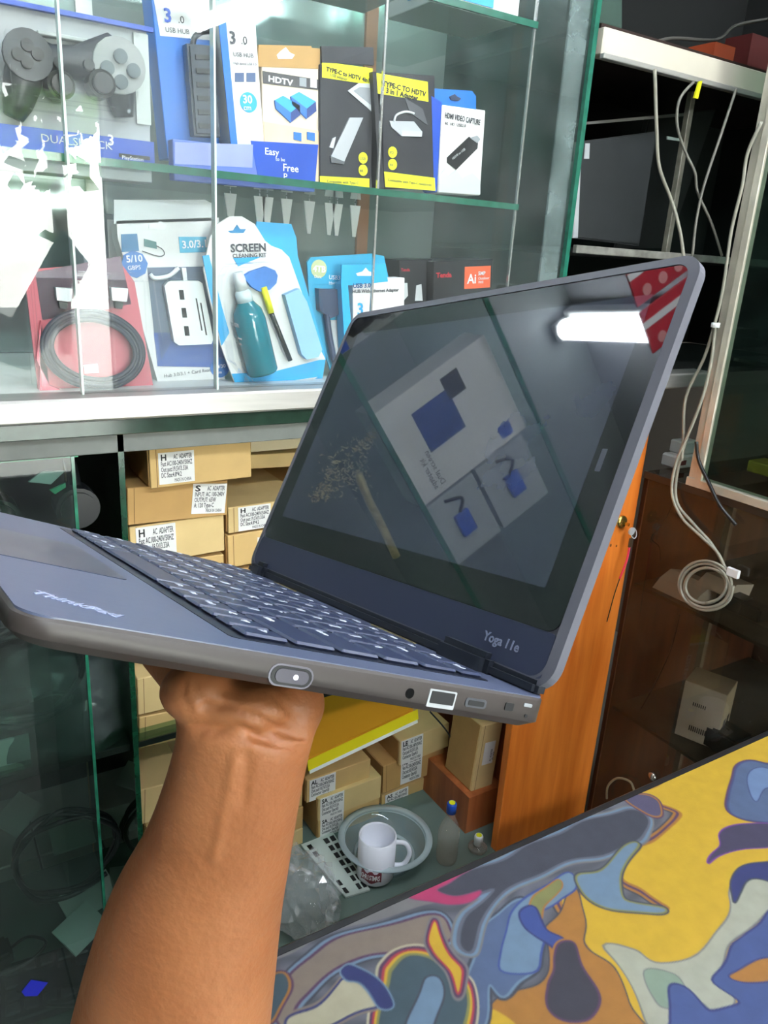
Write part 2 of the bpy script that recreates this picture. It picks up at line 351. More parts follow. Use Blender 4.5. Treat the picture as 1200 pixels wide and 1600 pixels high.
# lock on the door
lk = onY(970, 815, 0.998)
lockm = Matrix.Translation((lk.x, lk.y, lk.z)) @ Matrix.Rotation(PI / 2, 4, 'X')
lo = lathe('lock', [(0, 0.007), (0.010, 0.007), (0.0135, 0.005), (0.0145, 0.001), (0.0145, -0.002), (0, -0.002)], GOLD, None); lo.matrix_world = lockm @ Matrix.Rotation(0, 4, 'X')
lo.parent = dr; lo.matrix_parent_inverse = Matrix.Translation((0, 1.2, 0)).inverted()
for i_, (u_, v_, a_) in enumerate(((947, 856, 6), (954, 852, 4), (963, 853, 3))):
    q_ = onY(u_, v_, 0.998); prism('dark_mark', circ(q_.x - 0, q_.z, a_ * .0006, 7, a_ * .0009), 0.9972 - 1.2, 0.9985 - 1.2, mat('stain_brown', (110, 62, 26), 0.7), dr).matrix_parent_inverse = Matrix.Identity(4)
key = thing('key', 'small key in the brass lock with a pink lanyard hanging down', 'key', (lk.x, lk.y, lk.z))
box('key_blade', -0.0015, 0.0015, -0.022, -0.008, -0.003, 0.003, GOLD, key)
prism('key_bow', circ(0.008, -0.014, 0.008, 14), -0.026, -0.022, SILV, key)
tube('key_ring', [(0.013 + 0.008 * math.cos(t), -0.026 + 0.004 * math.sin(t), -0.018 + 0.010 * math.sin(t)) for t in [i * PI / 5 for i in range(10)]], 0.001, SILV, key, cyc=True)
prism('metal_tag', rrect(0.008, 0.017, -0.050, -0.030, 0.002), -0.024, -0.021, mat('tag_metal', (95, 80, 62), 0.4, 0.6), key)
tube('lanyard', [(0.012, -0.022, -0.049), (0.011, -0.022, -0.08), (0.004, -0.018, -0.12)], 0.0022, mat('pink_cord', (232, 60, 90), 0.6), key)
tube('cord_end', [(0.004, -0.018, -0.12), (0.000, -0.014, -0.16), (-0.006, -0.012, -0.22)], 0.0011, CABLEB, key)

# dark cupboard to the right of the glass case
cup = thing('wall_cupboard', 'dark open cupboard beside the glass case with pale rails', 'cupboard', (1.2, 1.2, 0))
def cu(name, x0, x1, y0, y1, z0, z1, m, bev=0.0): return box(name, x0 - 1.2, x1 - 1.2, y0 - 1.2, y1 - 1.2, z0, z1, m, cup, bev)
BV = mat('black_velvet', (14, 15, 15), 0.9)
cu('back_panel', 0.98, 1.9, 1.42, 1.43, 1.315, 2.3, BV); cu('side_panel', 1.88, 1.9, 1.0, 1.42, 1.315, 2.3, BV)
cu('floor_panel', 0.98, 1.9, 1.035, 1.42, 1.30, 1.312, BV)
cu('top_rail', 0.985, 1.9, 0.992, 1.02, 1.812, 1.850, mat('cream_rail', (205, 198, 182), 0.45, noise=0.12, scale=8), 0.002)
cu('rail_lip', 0.985, 1.9, 0.986, 0.996, 1.806, 1.814, ALU, 0.001)
cu('shelf_panel', 0.985, 1.9, 1.0, 1.40, 1.520, 1.528, BV)
cu('shelf_rail', 0.985, 1.9, 0.99, 1.0, 1.519, 1.532, mat('shiny_rail', (200, 198, 190), 0.25, 0.6, noise=0.5, scale=40), 0.001)
cu('top_board', 0.985, 1.9, 1.0, 1.42, 1.85, 1.856, mat('reddish_dark', (42, 26, 22), 0.5))
q = onY(1062, 265, 1.06); cu('upright', q.x - 0.006, q.x + 0.006, 1.055, 1.067, 1.53, 1.812, ALUD, 0.001)

# glass counter case on the right, its long face looking left
rc = thing('glass_counter_case', 'dusty brown glass counter case with shelves right of the orange door', 'cabinet', (1.5, 0.7, 0))
def rb(name, x0, x1, y0, y1, z0, z1, m, bev=0.0): return box(name, x0 - 1.5, x1 - 1.5, y0 - 0.7, y1 - 0.7, z0, z1, m, rc, bev)
DBR = wood('dark_brown_board', (78, 50, 36), (48, 34, 28), 5)
rb('top_slab', 1.262, 1.80, 0.34, 0.995, 1.102, 1.113, glass('case_slab', (200, 190, 172), 1.5, 0.05, 0.3, (70, 60, 50)), 0.001); rb('slab_edge', 1.258, 1.262, 0.34, 0.995, 1.100, 1.114, mat('slab_edge', (44, 36, 30), 0.4))
rb('front_glass', 1.262, 1.266, 0.30, 0.995, 0.1, 1.100, DUSTY)
rb('shelf', 1.275, 1.78, 0.30, 0.985, 0.860, 0.868, mat('dusty_shelf', (88, 84, 72), 0.4, noise=0.45, scale=25), 0.0005)
rb('shelf', 1.275, 1.78, 0.30, 0.985, 0.560, 0.568, mat('dusty_shelf', (88, 84, 72), 0.4), 0.0005)
rb('bottom_board', 1.262, 1.80, 0.30, 0.995, 0.08, 0.10, DBR)
rb('end_board', 1.262, 1.80, 0.985, 0.995, 0.10, 1.10, wood('reddish_board', (112, 70, 50), (70, 46, 36), 5))
rb('back_board', 1.79, 1.80, 0.30, 0.985, 0.10, 1.10, DBR)
rb('shelf_upright', 1.55, 1.563, 0.97, 0.984, 0.10, 1.10, mat('grey_upright', (128, 120, 108), 0.5))
# upper sliding-glass case standing on it
uc = thing('sliding_glass_case', 'tall case with aluminium frame and dark sliding glass at the right', 'cabinet', (1.5, 0.6, 1.113))
def ub(name, x0, x1, y0, y1, z0, z1, m, bev=0.0, rot=None): return box(name, x0 - 1.5, x1 - 1.5, y0 - 0.6, y1 - 0.6, z0 - 1.113, z1 - 1.113, m, uc, bev)
FRM = mat('frame_aluminium', (225, 218, 200), 0.42, 0.35, noise=0.3, scale=18)
P0 = onX(1083, 752, 1.262).y
ub('corner_post', 1.262, 1.285, P0 - 0.012, P0 + 0.012, 1.128, 2.05, FRM, 0.001)
ub('post_channel', 1.256, 1.262, P0 - 0.020, P0 - 0.006, 1.128, 2.05, FRM, 0.001)
ub('bottom_rail', 1.256, 1.285, 0.30, P0 + 0.012, 1.114, 1.130, FRM, 0.001)
ub('sliding_glass', 1.266, 1.270, 0.30, P0 - 0.012, 1.13, 2.05, glass('sliding_glass', (215, 225, 220), 1.22, 0, 0.01, (90, 100, 98)))
ub('glass_shelf', 1.29, 1.76, 0.30, P0, 1.352, 1.358, mat('dark_glass_shelf', (30, 40, 36), 0.1, 0, 0.6))
ub('top_board', 1.256, 1.80, 0.30, P0 + 0.012, 2.05, 2.07, DBR); ub('back_board', 1.78, 1.80, 0.30, P0 + 0.012, 1.114, 2.05, BV)
ub('end_glass', 1.29, 1.78, P0, P0 + 0.004, 1.13, 2.05, DIMG)

# the counter in front with the patterned mat
CZ = 0.92
ct = thing('counter', 'black topped shop counter under the marbled mat', 'counter', (0.7, 0.2, 0))
box('counter_top', -0.54, 0.50, -0.25, 0.275, CZ - 0.035, CZ - 0.0005, mat('counter_black', (30, 30, 32), 0.4), ct, 0.004)
box('counter_body', -0.50, 0.47, -0.22, 0.20, 0, CZ - 0.035, DBR, ct)
def sdf(P, poly):
    n = len(poly); d = np.full(len(P), 1e9); ins = np.zeros(len(P), bool)
    for i in range(n):
        a = poly[i]; b = poly[(i + 1) % n]; e = b - a; w = P - a
        t = np.clip((w @ e) / (e @ e + 1e-12), 0, 1); q = w - t[:, None] * e; d = np.minimum(d, (q * q).sum(1))
        c = ((a[1] > P[:, 1]) != (b[1] > P[:, 1]))
        xi = (b[0] - a[0]) * (P[:, 1] - a[1]) / (b[1] - a[1] + 1e-12) + a[0]
        ins ^= c & (P[:, 0] < xi)
    return np.sqrt(d) * np.where(ins, -1, 1)
def smooth(pts, k=6):
    n = len(pts); out = []
    for i in range(n):
        p0, p1, p2, p3 = (np.array(pts[(i + j - 1) % n], float) for j in range(4))
        for s in range(k):
            t = s / k; out.append(0.5 * ((2 * p1) + (-p0 + p2) * t + (2 * p0 - 5 * p1 + 4 * p2 - p3) * t * t + (-p0 + 3 * p1 - 3 * p2 + p3) * t ** 3))
    return np.array(out)
def matpt(x, y): w = onZ(420 + x / 1.538, 1150 + y / 1.538, CZ); return (w.x, w.y)
SL = (70, 73, 88); GR = (134, 132, 134); YE = (228, 184, 44); OC = (186, 126, 52); LB = (122, 150, 178); PU = (96, 62, 98); BL = (62, 84, 158); LG = (190, 190, 172)
MB = (92, 112, 150); NV = (50, 58, 120); CR = (206, 198, 170); OL = (146, 146, 88); TE = (70, 92, 104); MG = (196, 58, 112); SG = (150, 170, 150)
SHAPES = [   # outline, fill, then (distance, colour) bands around it, in millimetres
 ([(880,150),(960,110),(1060,50),(1200,-20),(1500,-150),(1700,700),(1300,900),(900,760),(840,640),(780,520),(740,470),(700,400),(760,392),(850,425),(962,415),(900,375),(850,345),(865,290),(930,250),(990,210),(985,180)], YE, [(3, OC), (6, PU), (9, OC), (11, SL)]),
 ([(30,520),(180,430),(330,360),(480,300),(600,250),(700,215),(760,200),(600,300),(420,400),(200,460),(0,545)], GR, []),
 ([(20,640),(90,540),(240,470),(400,440),(440,470),(430,500),(300,520),(150,560),(80,640),(40,720)], (150,134,122), [(2.5, PU), (5, LB), (7, SL)]),
 ([(700,420),(730,370),(760,430),(760,500),(820,560),(860,640),(900,740),(500,740),(540,650),(640,600),(680,540),(660,470)], OC, [(1.5, SL)]),
 ([(500,740),(520,680),(545,660),(590,700),(600,740)], YE, []),
 ([(500,470),(560,430),(620,400),(650,470),(650,540),(600,590),(572,632),(535,605),(520,690),(430,760),(470,620),(490,540)], MB, [(2, LB), (4.5, SL)]),
 ([(395,372),(450,345),(560,300),(700,235),(800,198),(870,180),(905,205),(890,250),(840,275),(740,300),(650,330),(580,370),(540,400),(500,450),(480,520),(462,500),(480,430),(540,375),(430,392)], SL, [(2.5, (108,112,128)), (5, LB), (7, GR)]),
 ([(600,420),(650,370),(725,335),(735,375),(690,400),(640,430),(660,480),(640,560),(560,560),(570,480)], LB, [(2, BL)]),
 ([(745,345),(800,322),(860,272),(885,268),(840,345),(850,398),(945,412),(930,424),(830,420),(760,388)], LB, [(1.8, OL), (3.6, SL)]),
 ([(640,385),(690,350),(700,370),(660,405),(650,440),(632,430)], OL, [(1.5, OC)]),
 ([(612,428),(640,412),(660,470),(705,495),(722,520),(712,555),(690,520),(640,490),(615,465)], BL, [(1.8, NV)]),
 ([(700,510),(735,505),(758,560),(790,640),(778,682),(720,682),(668,650),(665,600),(690,560)], (62,60,74), [(2.2, PU), (4, OC)]),
 ([(335,368),(380,348),(470,318),(490,325),(440,350),(395,372),(440,386),(505,376),(480,398),(420,408),(350,396)], MG, [(1.2, (150,80,120))]),
 ([(800,505),(880,522),(950,552),(1060,505),(1105,430),(1100,380),(1130,345),(1220,320),(1230,400),(1150,460),(1090,540),(1080,590),(1115,640),(1100,665),(1040,668),(985,600),(930,572),(905,575),(930,620),(985,700),(930,715),(870,600)], LG, [(1.5, GR)]),
 ([(910,570),(980,580),(1010,630),(1060,668),(1040,700),(990,690),(960,660),(930,640)], SG, [(1.2, GR)]),
 ([(965,615),(1000,615),(1060,668),(1130,650),(1070,590),(1110,530),(1130,500),(1180,450),(1300,400),(1400,740),(1000,740),(960,690)], (72,92,150), [(2, NV)]),
 ([(1105,575),(1150,555),(1215,545),(1215,588),(1140,592)], OC, [(1.5, NV)]),
 ([(1110,170),(1118,100),(1150,66),(1200,72),(1260,60),(1300,200),(1200,210),(1130,200)], MB, [(2.2, (70,80,130)), (4.5, PU)]),
 ([(1150,110),(1185,80),(1260,110),(1260,150),(1200,130),(1165,160)], (120,146,190), [(1, NV)]),
 ([(1052,308),(1085,270),(1080,235),(1120,222),(1230,218),(1230,262),(1140,272),(1090,292)], (72,66,96), [(1.5, (130,60,160))]),
 ([(1110,400),(1112,350),(1150,318),(1220,305),(1230,350),(1160,350),(1130,380)], NV, [(2, SL)]),
 ([(860,150),(900,145),(935,165),(940,195),(905,190)], (92,86,120), [(2, OC), (4, PU)]),
 ([(270,760),(285,600),(300,560),(340,525),(395,540),(440,590),(470,620),(470,680),(420,760)], TE, [(2.5, OL), (4.5, YE), (6.5, (190,60,80)), (9, PU), (11, CR)]),
 ([(355,640),(370,590),(405,590),(412,640),(380,740),(330,760)], LB, [(1.8, SL)]),
 ([(398,455),(412,480),(440,535),(462,575),(450,622),(438,570),(402,520),(385,490)], YE, [(1.8, (196,60,80)), (4, PU), (6, GR)]),
 ([(50,690),(120,650),(165,600),(185,585),(230,600),(262,655),(190,675),(60,720)], CR, [(2.2, NV), (4, (150,134,122))]),
 ([(172,565),(200,552),(245,580),(300,650),(262,662),(225,600),(190,585)], NV, [(1.6, LB)]),
 ([(0,600),(30,580),(48,620),(30,660),(0,690)], TE, [(2, OC), (4, PU)]),
]
NX, NY = 780, 460
MX0, MX1, MY0, MY1 = 0.172, 1.02, -0.02, 0.462
gx, gy = np.meshgrid(np.linspace(MX0, MX1, NX), np.linspace(MY0, MY1, NY))
PT = np.stack([gx.ravel(), gy.ravel()], 1)
wob = np.stack([np.sin(PT[:, 1] * 95 + np.sin(PT[:, 0] * 60) * 1.5), np.cos(PT[:, 0] * 80 + np.sin(PT[:, 1] * 70))], 1) * 0.0022
PW = PT + wob
colr = np.tile(np.array(lin((104, 106, 118))[:3]), (len(PT), 1))
st = 0.5 + 0.5 * np.sin(PW[:, 1] * 260 + 5 * np.sin(PW[:, 0] * 22) + 3 * np.sin(PW[:, 0] * 51)); colr = colr * (0.75 + 0.5 * st[:, None])
for pts, fill, bands in SHAPES:
    poly = smooth([matpt(*p) for p in pts]); lo_, hi_ = poly.min(0) - 0.014, poly.max(0) + 0.014
    idx = np.where(((PW >= lo_) & (PW <= hi_)).all(1))[0]
    if not len(idx): continue
    d = sdf(PW[idx], poly) * 1000
    for w, c in sorted(bands, reverse=True) + [(0, fill)]:
        al = np.clip(0.5 - (d - w) / 1.3, 0, 1)[:, None]; colr[idx] = colr[idx] * (1 - al) + np.array(lin(c)[:3]) * al
colr *= 0.50
me = bpy.data.meshes.new('mat_sheet')
zz = np.zeros(len(PT)); V = np.stack([PT[:, 0], PT[:, 1], zz], 1)
ii = np.arange(NX * NY).reshape(NY, NX); Q = np.stack([ii[:-1, :-1], ii[:-1, 1:], ii[1:, 1:], ii[1:, :-1]], -1).reshape(-1, 4)
me.vertices.add(len(V)); me.vertices.foreach_set('co', V.ravel()); me.loops.add(Q.size); me.loops.foreach_set('vertex_index', Q.ravel().astype(np.int32))
me.polygons.add(len(Q)); me.polygons.foreach_set('loop_start', (np.arange(len(Q)) * 4).astype(np.int32)); me.update()
ca = me.color_attributes.new('pattern', 'FLOAT_COLOR', 'POINT'); ca.data.foreach_set('color', np.concatenate([colr, np.ones((len(colr), 1))], 1).ravel().astype(np.float32))
mm = mat('marbled_mat', (200, 200, 200), 0.75, bump=0.12, scale=900); nn = mm.node_tree; at = nn.nodes.new('ShaderNodeAttribute'); at.attribute_name = 'pattern'
tn = nn.nodes.new('ShaderNodeTexNoise'); tn.inputs['Scale'].default_value = 60; tn.inputs['Detail'].default_value = 6; mr = nn.nodes.new('ShaderNodeMapRange'); mr.inputs[3].default_value = 0.8; mr.inputs[4].default_value = 1.12
mu = nn.nodes.new('ShaderNodeVectorMath'); mu.operation = 'SCALE'; cc = nn.nodes.new('ShaderNodeTexCoord')
nn.links.new(cc.outputs['Object'], tn.inputs[0]); nn.links.new(tn.outputs[0], mr.inputs[0]); nn.links.new(at.outputs['Color'], mu.inputs[0]); nn.links.new(mr.outputs[0], mu.inputs['Scale'])
nn.links.new(mu.outputs[0], nn.nodes['Principled BSDF'].inputs['Base Color'])
mt = thing('counter_mat', 'marbled yellow, blue and grey rubber mat with swirls covering the counter', 'mat', (0, 0, CZ + 0.002))
link('mat_sheet', me, mm, mt)
box('mat_backing', MX0, MX1, MY0 - 0.001, MY1 + 0.001, -0.002, -0.0003, mat('mat_rubber', (26, 26, 28), 0.8), mt)

# ================================================================== goods on the upper glass shelf
SH = 1.5855
# blue controller package
g = Pack('controller_package', 'blue package holding a black game controller behind a clear window', 'package', (-12, 262), (238, 268), (-18, -6), 1.06)
Wd, Hh = g.W, g.H
box('carton', 0, Wd, 0.004, 0.055, 0, Hh, mat('pack_grey', (172, 176, 176), 0.5), g.root, 0.001)
g.rect('blue_header', (-18, -6), (238, 52), DBLUE, 0.006); g.rect('blue_footer', (-12, 192), (240, 264), DBLUE, 0.006)
g.rect('side_strip', (208, 50), (236, 196), mat('pack_pale', (190, 196, 190), 0.5), 0.001)
def gl(u, v): x, z = g.l(u, v); return Vector((x, 0, z))
cbody = bmesh.new()
for pts, rr in (([(25,72),(48,88),(80,98),(118,100),(150,92),(178,78)], [.016,.02,.018,.018,.02,.018]), ([(176,100),(182,130),(188,160),(192,184)], [.021,.02,.016,.011]), ([(40,100),(32,135),(26,165),(20,184)], [.021,.02,.016,.011])):
    sweep(cbody, [gl(*p) + Vector((0, -0.006, 0)) for p in pts], rr, 12)
ctl = link('controller', fin(cbody, 'controller'), mat('controller_black', (42, 44, 48), 0.35), g.root, smooth=True)
def disc(name, uv, r, m, y0, y1, par): x, z = g.l(*uv); return prism(name, circ(x, z, r, 18), y0, y1, m, par, 0.0006)
disc('button_plate', (178, 108), 0.030, mat('plate_grey', (150, 152, 148), 0.4), -0.029, -0.02, ctl); disc('pad_plate', (38, 92), 0.026, mat('plate_dark', (60, 64, 66), 0.4), -0.029, -0.02, ctl)
for uv in ((178, 95), (158, 113), (198, 117), (179, 134)): disc('round_button', uv, 0.0078, mat('button_smoke', (88, 98, 102), 0.25), -0.034, -0.02, ctl)
for uv in ((36, 78), (36, 104), (22, 92), (52, 92)): disc('arrow_button', uv, 0.0065, BLKPL, -0.033, -0.02, ctl)
for uv in ((148, 138), (86, 140)): disc('thumb_stick', uv, 0.015, BLKGL, -0.040, -0.01, ctl); disc('stick_cap', uv, 0.011, BLKPL, -0.046, -0.038, ctl)
disc('select_button', (85, 104), 0.006, BLKPL, -0.030, -0.02, ctl); disc('start_button', (131, 107), 0.006, BLKPL, -0.030, -0.02, ctl)
x0, z0 = g.l(56, 48); x1, z1 = g.l(150, 72); box('top_label', x0, x1, -0.008, 0.004, z1, z0, mat('label_grey', (176, 182, 178), 0.4), g.root, 0.001)
g.t('DUALSHOCK', (62, 222), 13, LGREY, 0.0068, sx=1.1); g.t('3', (166, 227), 17, WHITE, 0.0068, bold=.02)
g.rect('maker_plate', (184, 240), (232, 251), BLACK, 0.0072); g.rect('maker_plate', (184, 251), (232, 263), LGREY, 0.0072)
g.t('PlayStation', (188, 249), 6, WHITE, 0.0078); g.t('Official Product', (188, 260), 4.5, INK, 0.0078)
x0, z0 = g.l(-16, 50); x1, z1 = g.l(206, 196)
bm = bmesh.new(); bm_box(bm, x0, x1, -0.044, 0.0, z1, z0, 0.012, 3); link('clear_window', fin(bm, 'w'), PLAST, g.root, smooth=False)

# two usb hub boxes
h = Pack('usb_hub_box', 'blue and white box with a black hub strip behind clear film', 'box', (262, 248), (345, 248), (240, -14), 1.09)
h.carton(0.04, BLUE); h.poly('white_top', [(238, -14), (336, -14), (338, 64), (250, 56)], PAPER, 0.0006)
h.t('3', (256, 34), 22, DBLUE, bold=.03); h.t('.0', (278, 36), 12, INK); h.t('USB HUB', (258, 50), 8, INK)
x0, z0 = h.l(285, 72); x1, z1 = h.l(330, 218)
hb = prism('hub', [h.l(284, 72), h.l(326, 76), h.l(336, 216), h.l(296, 214)], -0.022, 0, mat('hub_black', (52, 60, 70), 0.3), h.root, 0.003)
for k in range(6): v = 90 + k * 21; prism('port', [h.l(296 + k, v), h.l(318 + k, v + 1), h.l(319 + k, v + 9), h.l(297 + k, v + 8)], -0.0235, -0.02, BLKPL, hb); 
h.curve('hub_cable', [(296, 76), (300, 60), (315, 52), (334, 54), (342, 66)], 0.0035, BLKPL, 0.012)
prism('clear_window', [h.l(278, 60), h.l(346, 60), h.l(350, 222), h.l(286, 220)], -0.026, -0.002, PLAST, h.root)
h = Pack('usb_hub_box', 'slim white box with a round blue length badge reading 30 cm', 'box', (362, 240), (414, 242), (340, 22), 1.055)
h.carton(0.05, PAPER, bev=0.001); h.poly('blue_edge', [(340, 22), (352, 24), (372, 238), (362, 240)], BLUE, 0.0007)
h.t('3', (358, 68), 20, INK, bold=.02); h.t('.0', (376, 69), 13, INK); h.t('USB HUB', (364, 88), 7, INK); h.t('High speed USB 3.0', (364, 100), 4, INK)
for a in (367, 385): h.poly('icon_badge', [(a, 114), (a + 14, 114), (a + 14, 128), (a, 128)], mat('slate_badge', (70, 92, 130), 0.4), 0.0008)
x, z = h.l(388, 160); prism('round_badge', circ(x, z, 0.0118, 24), -0.0009, 0, SKYB, h.root); h.t('30', (379, 161), 13, WHITE, 0.0014, bold=.02); h.t('cm', (380, 172), 9, WHITE, 0.0014)
for k in range(4): h.t('- - - - - - - - - -', (375, 190 + 10 * k), 4, INK)

# long blue box lying in front
h = Pack('long_blue_box', 'long blue and violet box lying flat in front of the hub boxes', 'box', (272, 281), (492, 290), (272, 217), 1.03)
bm_ = mat('violet_gradient', (110, 120, 205), 0.25, c2=(70, 120, 200), scale=6, stretch=(1, 1, 4)); h.carton(0.02, bm_)
h.poly('blue_end', [(392, 220), (497, 226), (492, 289), (405, 287)], mat('royal_blue', (44, 88, 196), 0.25, noise=0.2, scale=10)); h.poly('pale_band', [(273, 222), (395, 226), (394, 262), (273, 256)], mat('lilac_band', (150, 160, 214), 0.3, noise=0.12), 0.0007)
h.t('Easy', (413, 241), 11, WHITE, bold=.01); h.t('to be', (430, 251), 6, WHITE); h.t('Free', (441, 267), 12, WHITE, bold=.01); h.t('P', (442, 281), 11, WHITE)
# kraft topped extender box
h = Pack('extender_box', 'white and orange box with two blue adapters and a brown hanging tab', 'box', (412, 286), (498, 290), (412, 92), 1.06)
h.carton(0.045, mat('cream_card', (226, 212, 190), 0.5)); h.poly('brown_flap', [(402, 104), (499, 108), (500, 76), (487, 75), (486, 72), (404, 70)], KRAFT3, 0.0007, 0.004)
h.poly('hang_hole', [(432, 86), (438, 80), (446, 74), (452, 82), (460, 86), (456, 92), (434, 92)], WHITE, 0.0012)
h.poly('title_band', [(410, 111), (500, 125), (500, 141), (411, 130)], mat('charcoal_band', (66, 64, 66), 0.4), 0.0012)
h.t('HDTV', (418, 127), 9.5, WHITE, 0.0018, bold=.03, rot=-.04, sx=1.35); h.rect('icon_badge', (467, 121), (478, 136), GREYP, 0.0016); h.rect('icon_badge', (484, 123), (494, 138), WHITE, 0.0018)
h.poly('orange_wash', [(412, 190), (500, 205), (499, 288), (412, 284)], mat('peach_print', (240, 198, 142), 0.5, c2=(238, 216, 184), scale=12), 0.001)
for dx, dy in ((0, 0), (25, -6)):
    h.poly('adapter_top', [(428 + dx, 157 + dy), (441 + dx, 150 + dy), (467 + dx, 165 + dy), (453 + dx, 176 + dy)], SKYB, 0.003); h.poly('adapter_side', [(428 + dx, 157 + dy), (453 + dx, 176 + dy), (453 + dx, 192 + dy), (430 + dx, 170 + dy)], BLUE, 0.003)
    h.poly('adapter_front', [(453 + dx, 176 + dy), (467 + dx, 165 + dy), (468 + dx, 180 + dy), (453 + dx, 192 + dy)], mat('navy_print', (22, 60, 130), 0.4), 0.003)
for a in (458, 479): h.poly('small_adapter', [(a, 206), (a + 12, 208), (a + 12, 221), (a, 218)], BLUE, 0.0022)
# black and yellow adapter boxes
def yb(label, bl, br, tl, Y, tit, prod):
    h = Pack('adapter_box', label, 'box', bl, br, tl, Y, ); h.carton(0.035, DARKP); return h
h = yb('black box with yellow bands showing a grey multiport stick', (500, 295), (580, 298), (503, 100), 1.055, 0, 0)
h.poly('hang_tab', [(503, 98), (584, 102), (583, 74), (502, 72)], DARKP, 0.0007, 0.004) ; h.poly('yellow_band', [(503, 96), (582, 107), (582, 133), (503, 121)], YEL); h.poly('yellow_foot', [(500, 275), (577, 279), (577, 295), (500, 293)], YEL)
h.t('TYPE-C to HDTV 4in1', (509, 111), 7, BLACK, bold=.035, rot=-.10); h.t('USB adapter', (515, 119), 5, INK, rot=-.10)
h.poly('laptop_print', [(543, 142), (560, 130), (582, 131), (582, 176)], LGREY, 0.001); h.poly('laptop_inner', [(552, 142), (562, 136), (581, 138), (581, 166)], GREYP, 0.0014)
h.poly('stick_print', [(545, 184), (566, 184), (536, 254), (515, 246)], SILV, 0.003); h.poly('stick_end', [(515, 244), (537, 253), (536, 257), (516, 254)], mat('dark_silver', (90, 94, 98), 0.3), 0.0034)
h.poly('cap_print', [(519, 216), (524, 214), (520, 232), (514, 230)], LGREY, 0.002)
for v in (247, 266): x, z = h.l(567, v); prism('round_badge', circ(x, z, 0.0075, 18), -0.001, 0, YEL, h.root); h.t('USB' if v < 250 else '4K', (561, v + 3), 5, INK, 0.0014)
h.t('Compatible with Type C', (510, 285), 4.5, INK)
h = yb('black box with yellow bands showing a silver hub with a looped cable', (600, 295), (680, 299), (588, 112), 1.045, 0, 0)
h.poly('side_face', [(582, 112), (588, 112), (600, 295), (592, 294)], DARKP, 0.0004, 0.02) ; h.poly('yellow_band', [(588, 114), (668, 128), (669, 159), (590, 146)], YEL); h.poly('yellow_foot', [(600, 268), (679, 278), (680, 298), (602, 292)], YEL)
h.t('TYPE-C TO HDTV', (597, 134), 8.5, BLACK, bold=.035, rot=-.15); h.t('3 in 1 Adapter', (602, 145), 8.5, BLACK, bold=.035, rot=-.15)
h.poly('hub_print', [(607, 189), (645, 190), (658, 206), (657, 213), (626, 213), (610, 199)], SILV, 0.003); h.poly('hub_face', [(625, 204), (658, 206), (657, 214), (626, 213)], LGREY, 0.0034)
h.curve('hub_cable', [(614, 190), (618, 180), (632, 175), (645, 178)], 0.0017, LGREY, 0.003)
for v in (238, 257): x, z = h.l(613, v); prism('round_badge', circ(x, z, 0.0075, 18), -0.001, 0, YEL, h.root); h.t('PD' if v < 250 else '4K', (608, v + 3), 5, INK, 0.0014)
h.t('Compatible with Type-C notebooks', (605, 283), 4.5, INK, rot=-.1); h.poly('screen_print', [(632, 153), (660, 170), (668, 196), (640, 176)], mat('dark_grey_print', (78, 80, 84), 0.4), 0.001)
# video capture box
h = Pack('capture_box', 'white and blue box showing a black video capture stick', 'box', (684, 301), (750, 306), (690, 163), 1.045)
h.carton(0.035, PAPER); h.poly('blue_side', [(674, 150), (690, 160), (682, 301), (678, 298)], DBLUE, 0.0004, 0.03)
h.poly('blue_tab', [(674, 158), (676, 138), (738, 142), (744, 150), (744, 172), (690, 165)], BLUE, -0.0005, 0.004); h.poly('hang_hole', [(702, 151), (710, 147), (714, 151), (720, 154), (716, 158), (704, 156)], mat('hole_dark', (30, 50, 80), 0.5), 0.0012)
h.t('HDMI VIDEO CAPTURE', (694, 184), 9, INK, rot=-.06, bold=.02, sx=.62); h.t('4K  HD  USB2.0', (694, 195), 5, INK)
h.poly('stick_print', [(698, 246), (732, 214), (746, 221), (745, 232), (712, 265), (698, 254)], BLACK, 0.002); h.poly('stick_plug', [(733, 216), (744, 212), (749, 218), (744, 224)], GREYP, 0.003); h.t('HDMI to USB', (706, 250), 4, LGREY, 0.0026, rot=.6)
h.poly('city_print', [(686, 275), (695, 262), (700, 275), (712, 265), (722, 278), (738, 270), (750, 282), (750, 304), (685, 300)], LGREY, 0.0008)

# boxes on the shelf above, seen from below through the glass
def plain(name, label, cat, x0, x1, y0, y1, z0, z1, m, rz=0, **k):
    cx, cy = (x0 + x1) / 2, (y0 + y1) / 2; r = thing(name, label, cat, (cx, cy, z0), (0, 0, rz))
    box('carton', x0 - cx, x1 - cx, y0 - cy, y1 - cy, 0, z1 - z0, m, r, 0.001); return r
r = plain('white_box', 'plain white box on the top glass shelf', 'box', 0.51, 0.66, 1.05, 1.17, 1.840, 1.90, PAPER)
r = plain('blue_box', 'sky blue and white box on the top glass shelf', 'box', 0.70, 0.86, 1.05, 1.17, 1.840, 1.93, PAPER)
box('blue_band', -0.0815, 0.03, -0.0615, 0.0, 0.012, 0.08, SKYB, r)
plain('dark_box', 'dark grey box on the top glass shelf left of the white box', 'box', 0.36, 0.47, 1.06, 1.17, 1.840, 1.91, mat('grey_box', (88, 92, 98), 0.5))

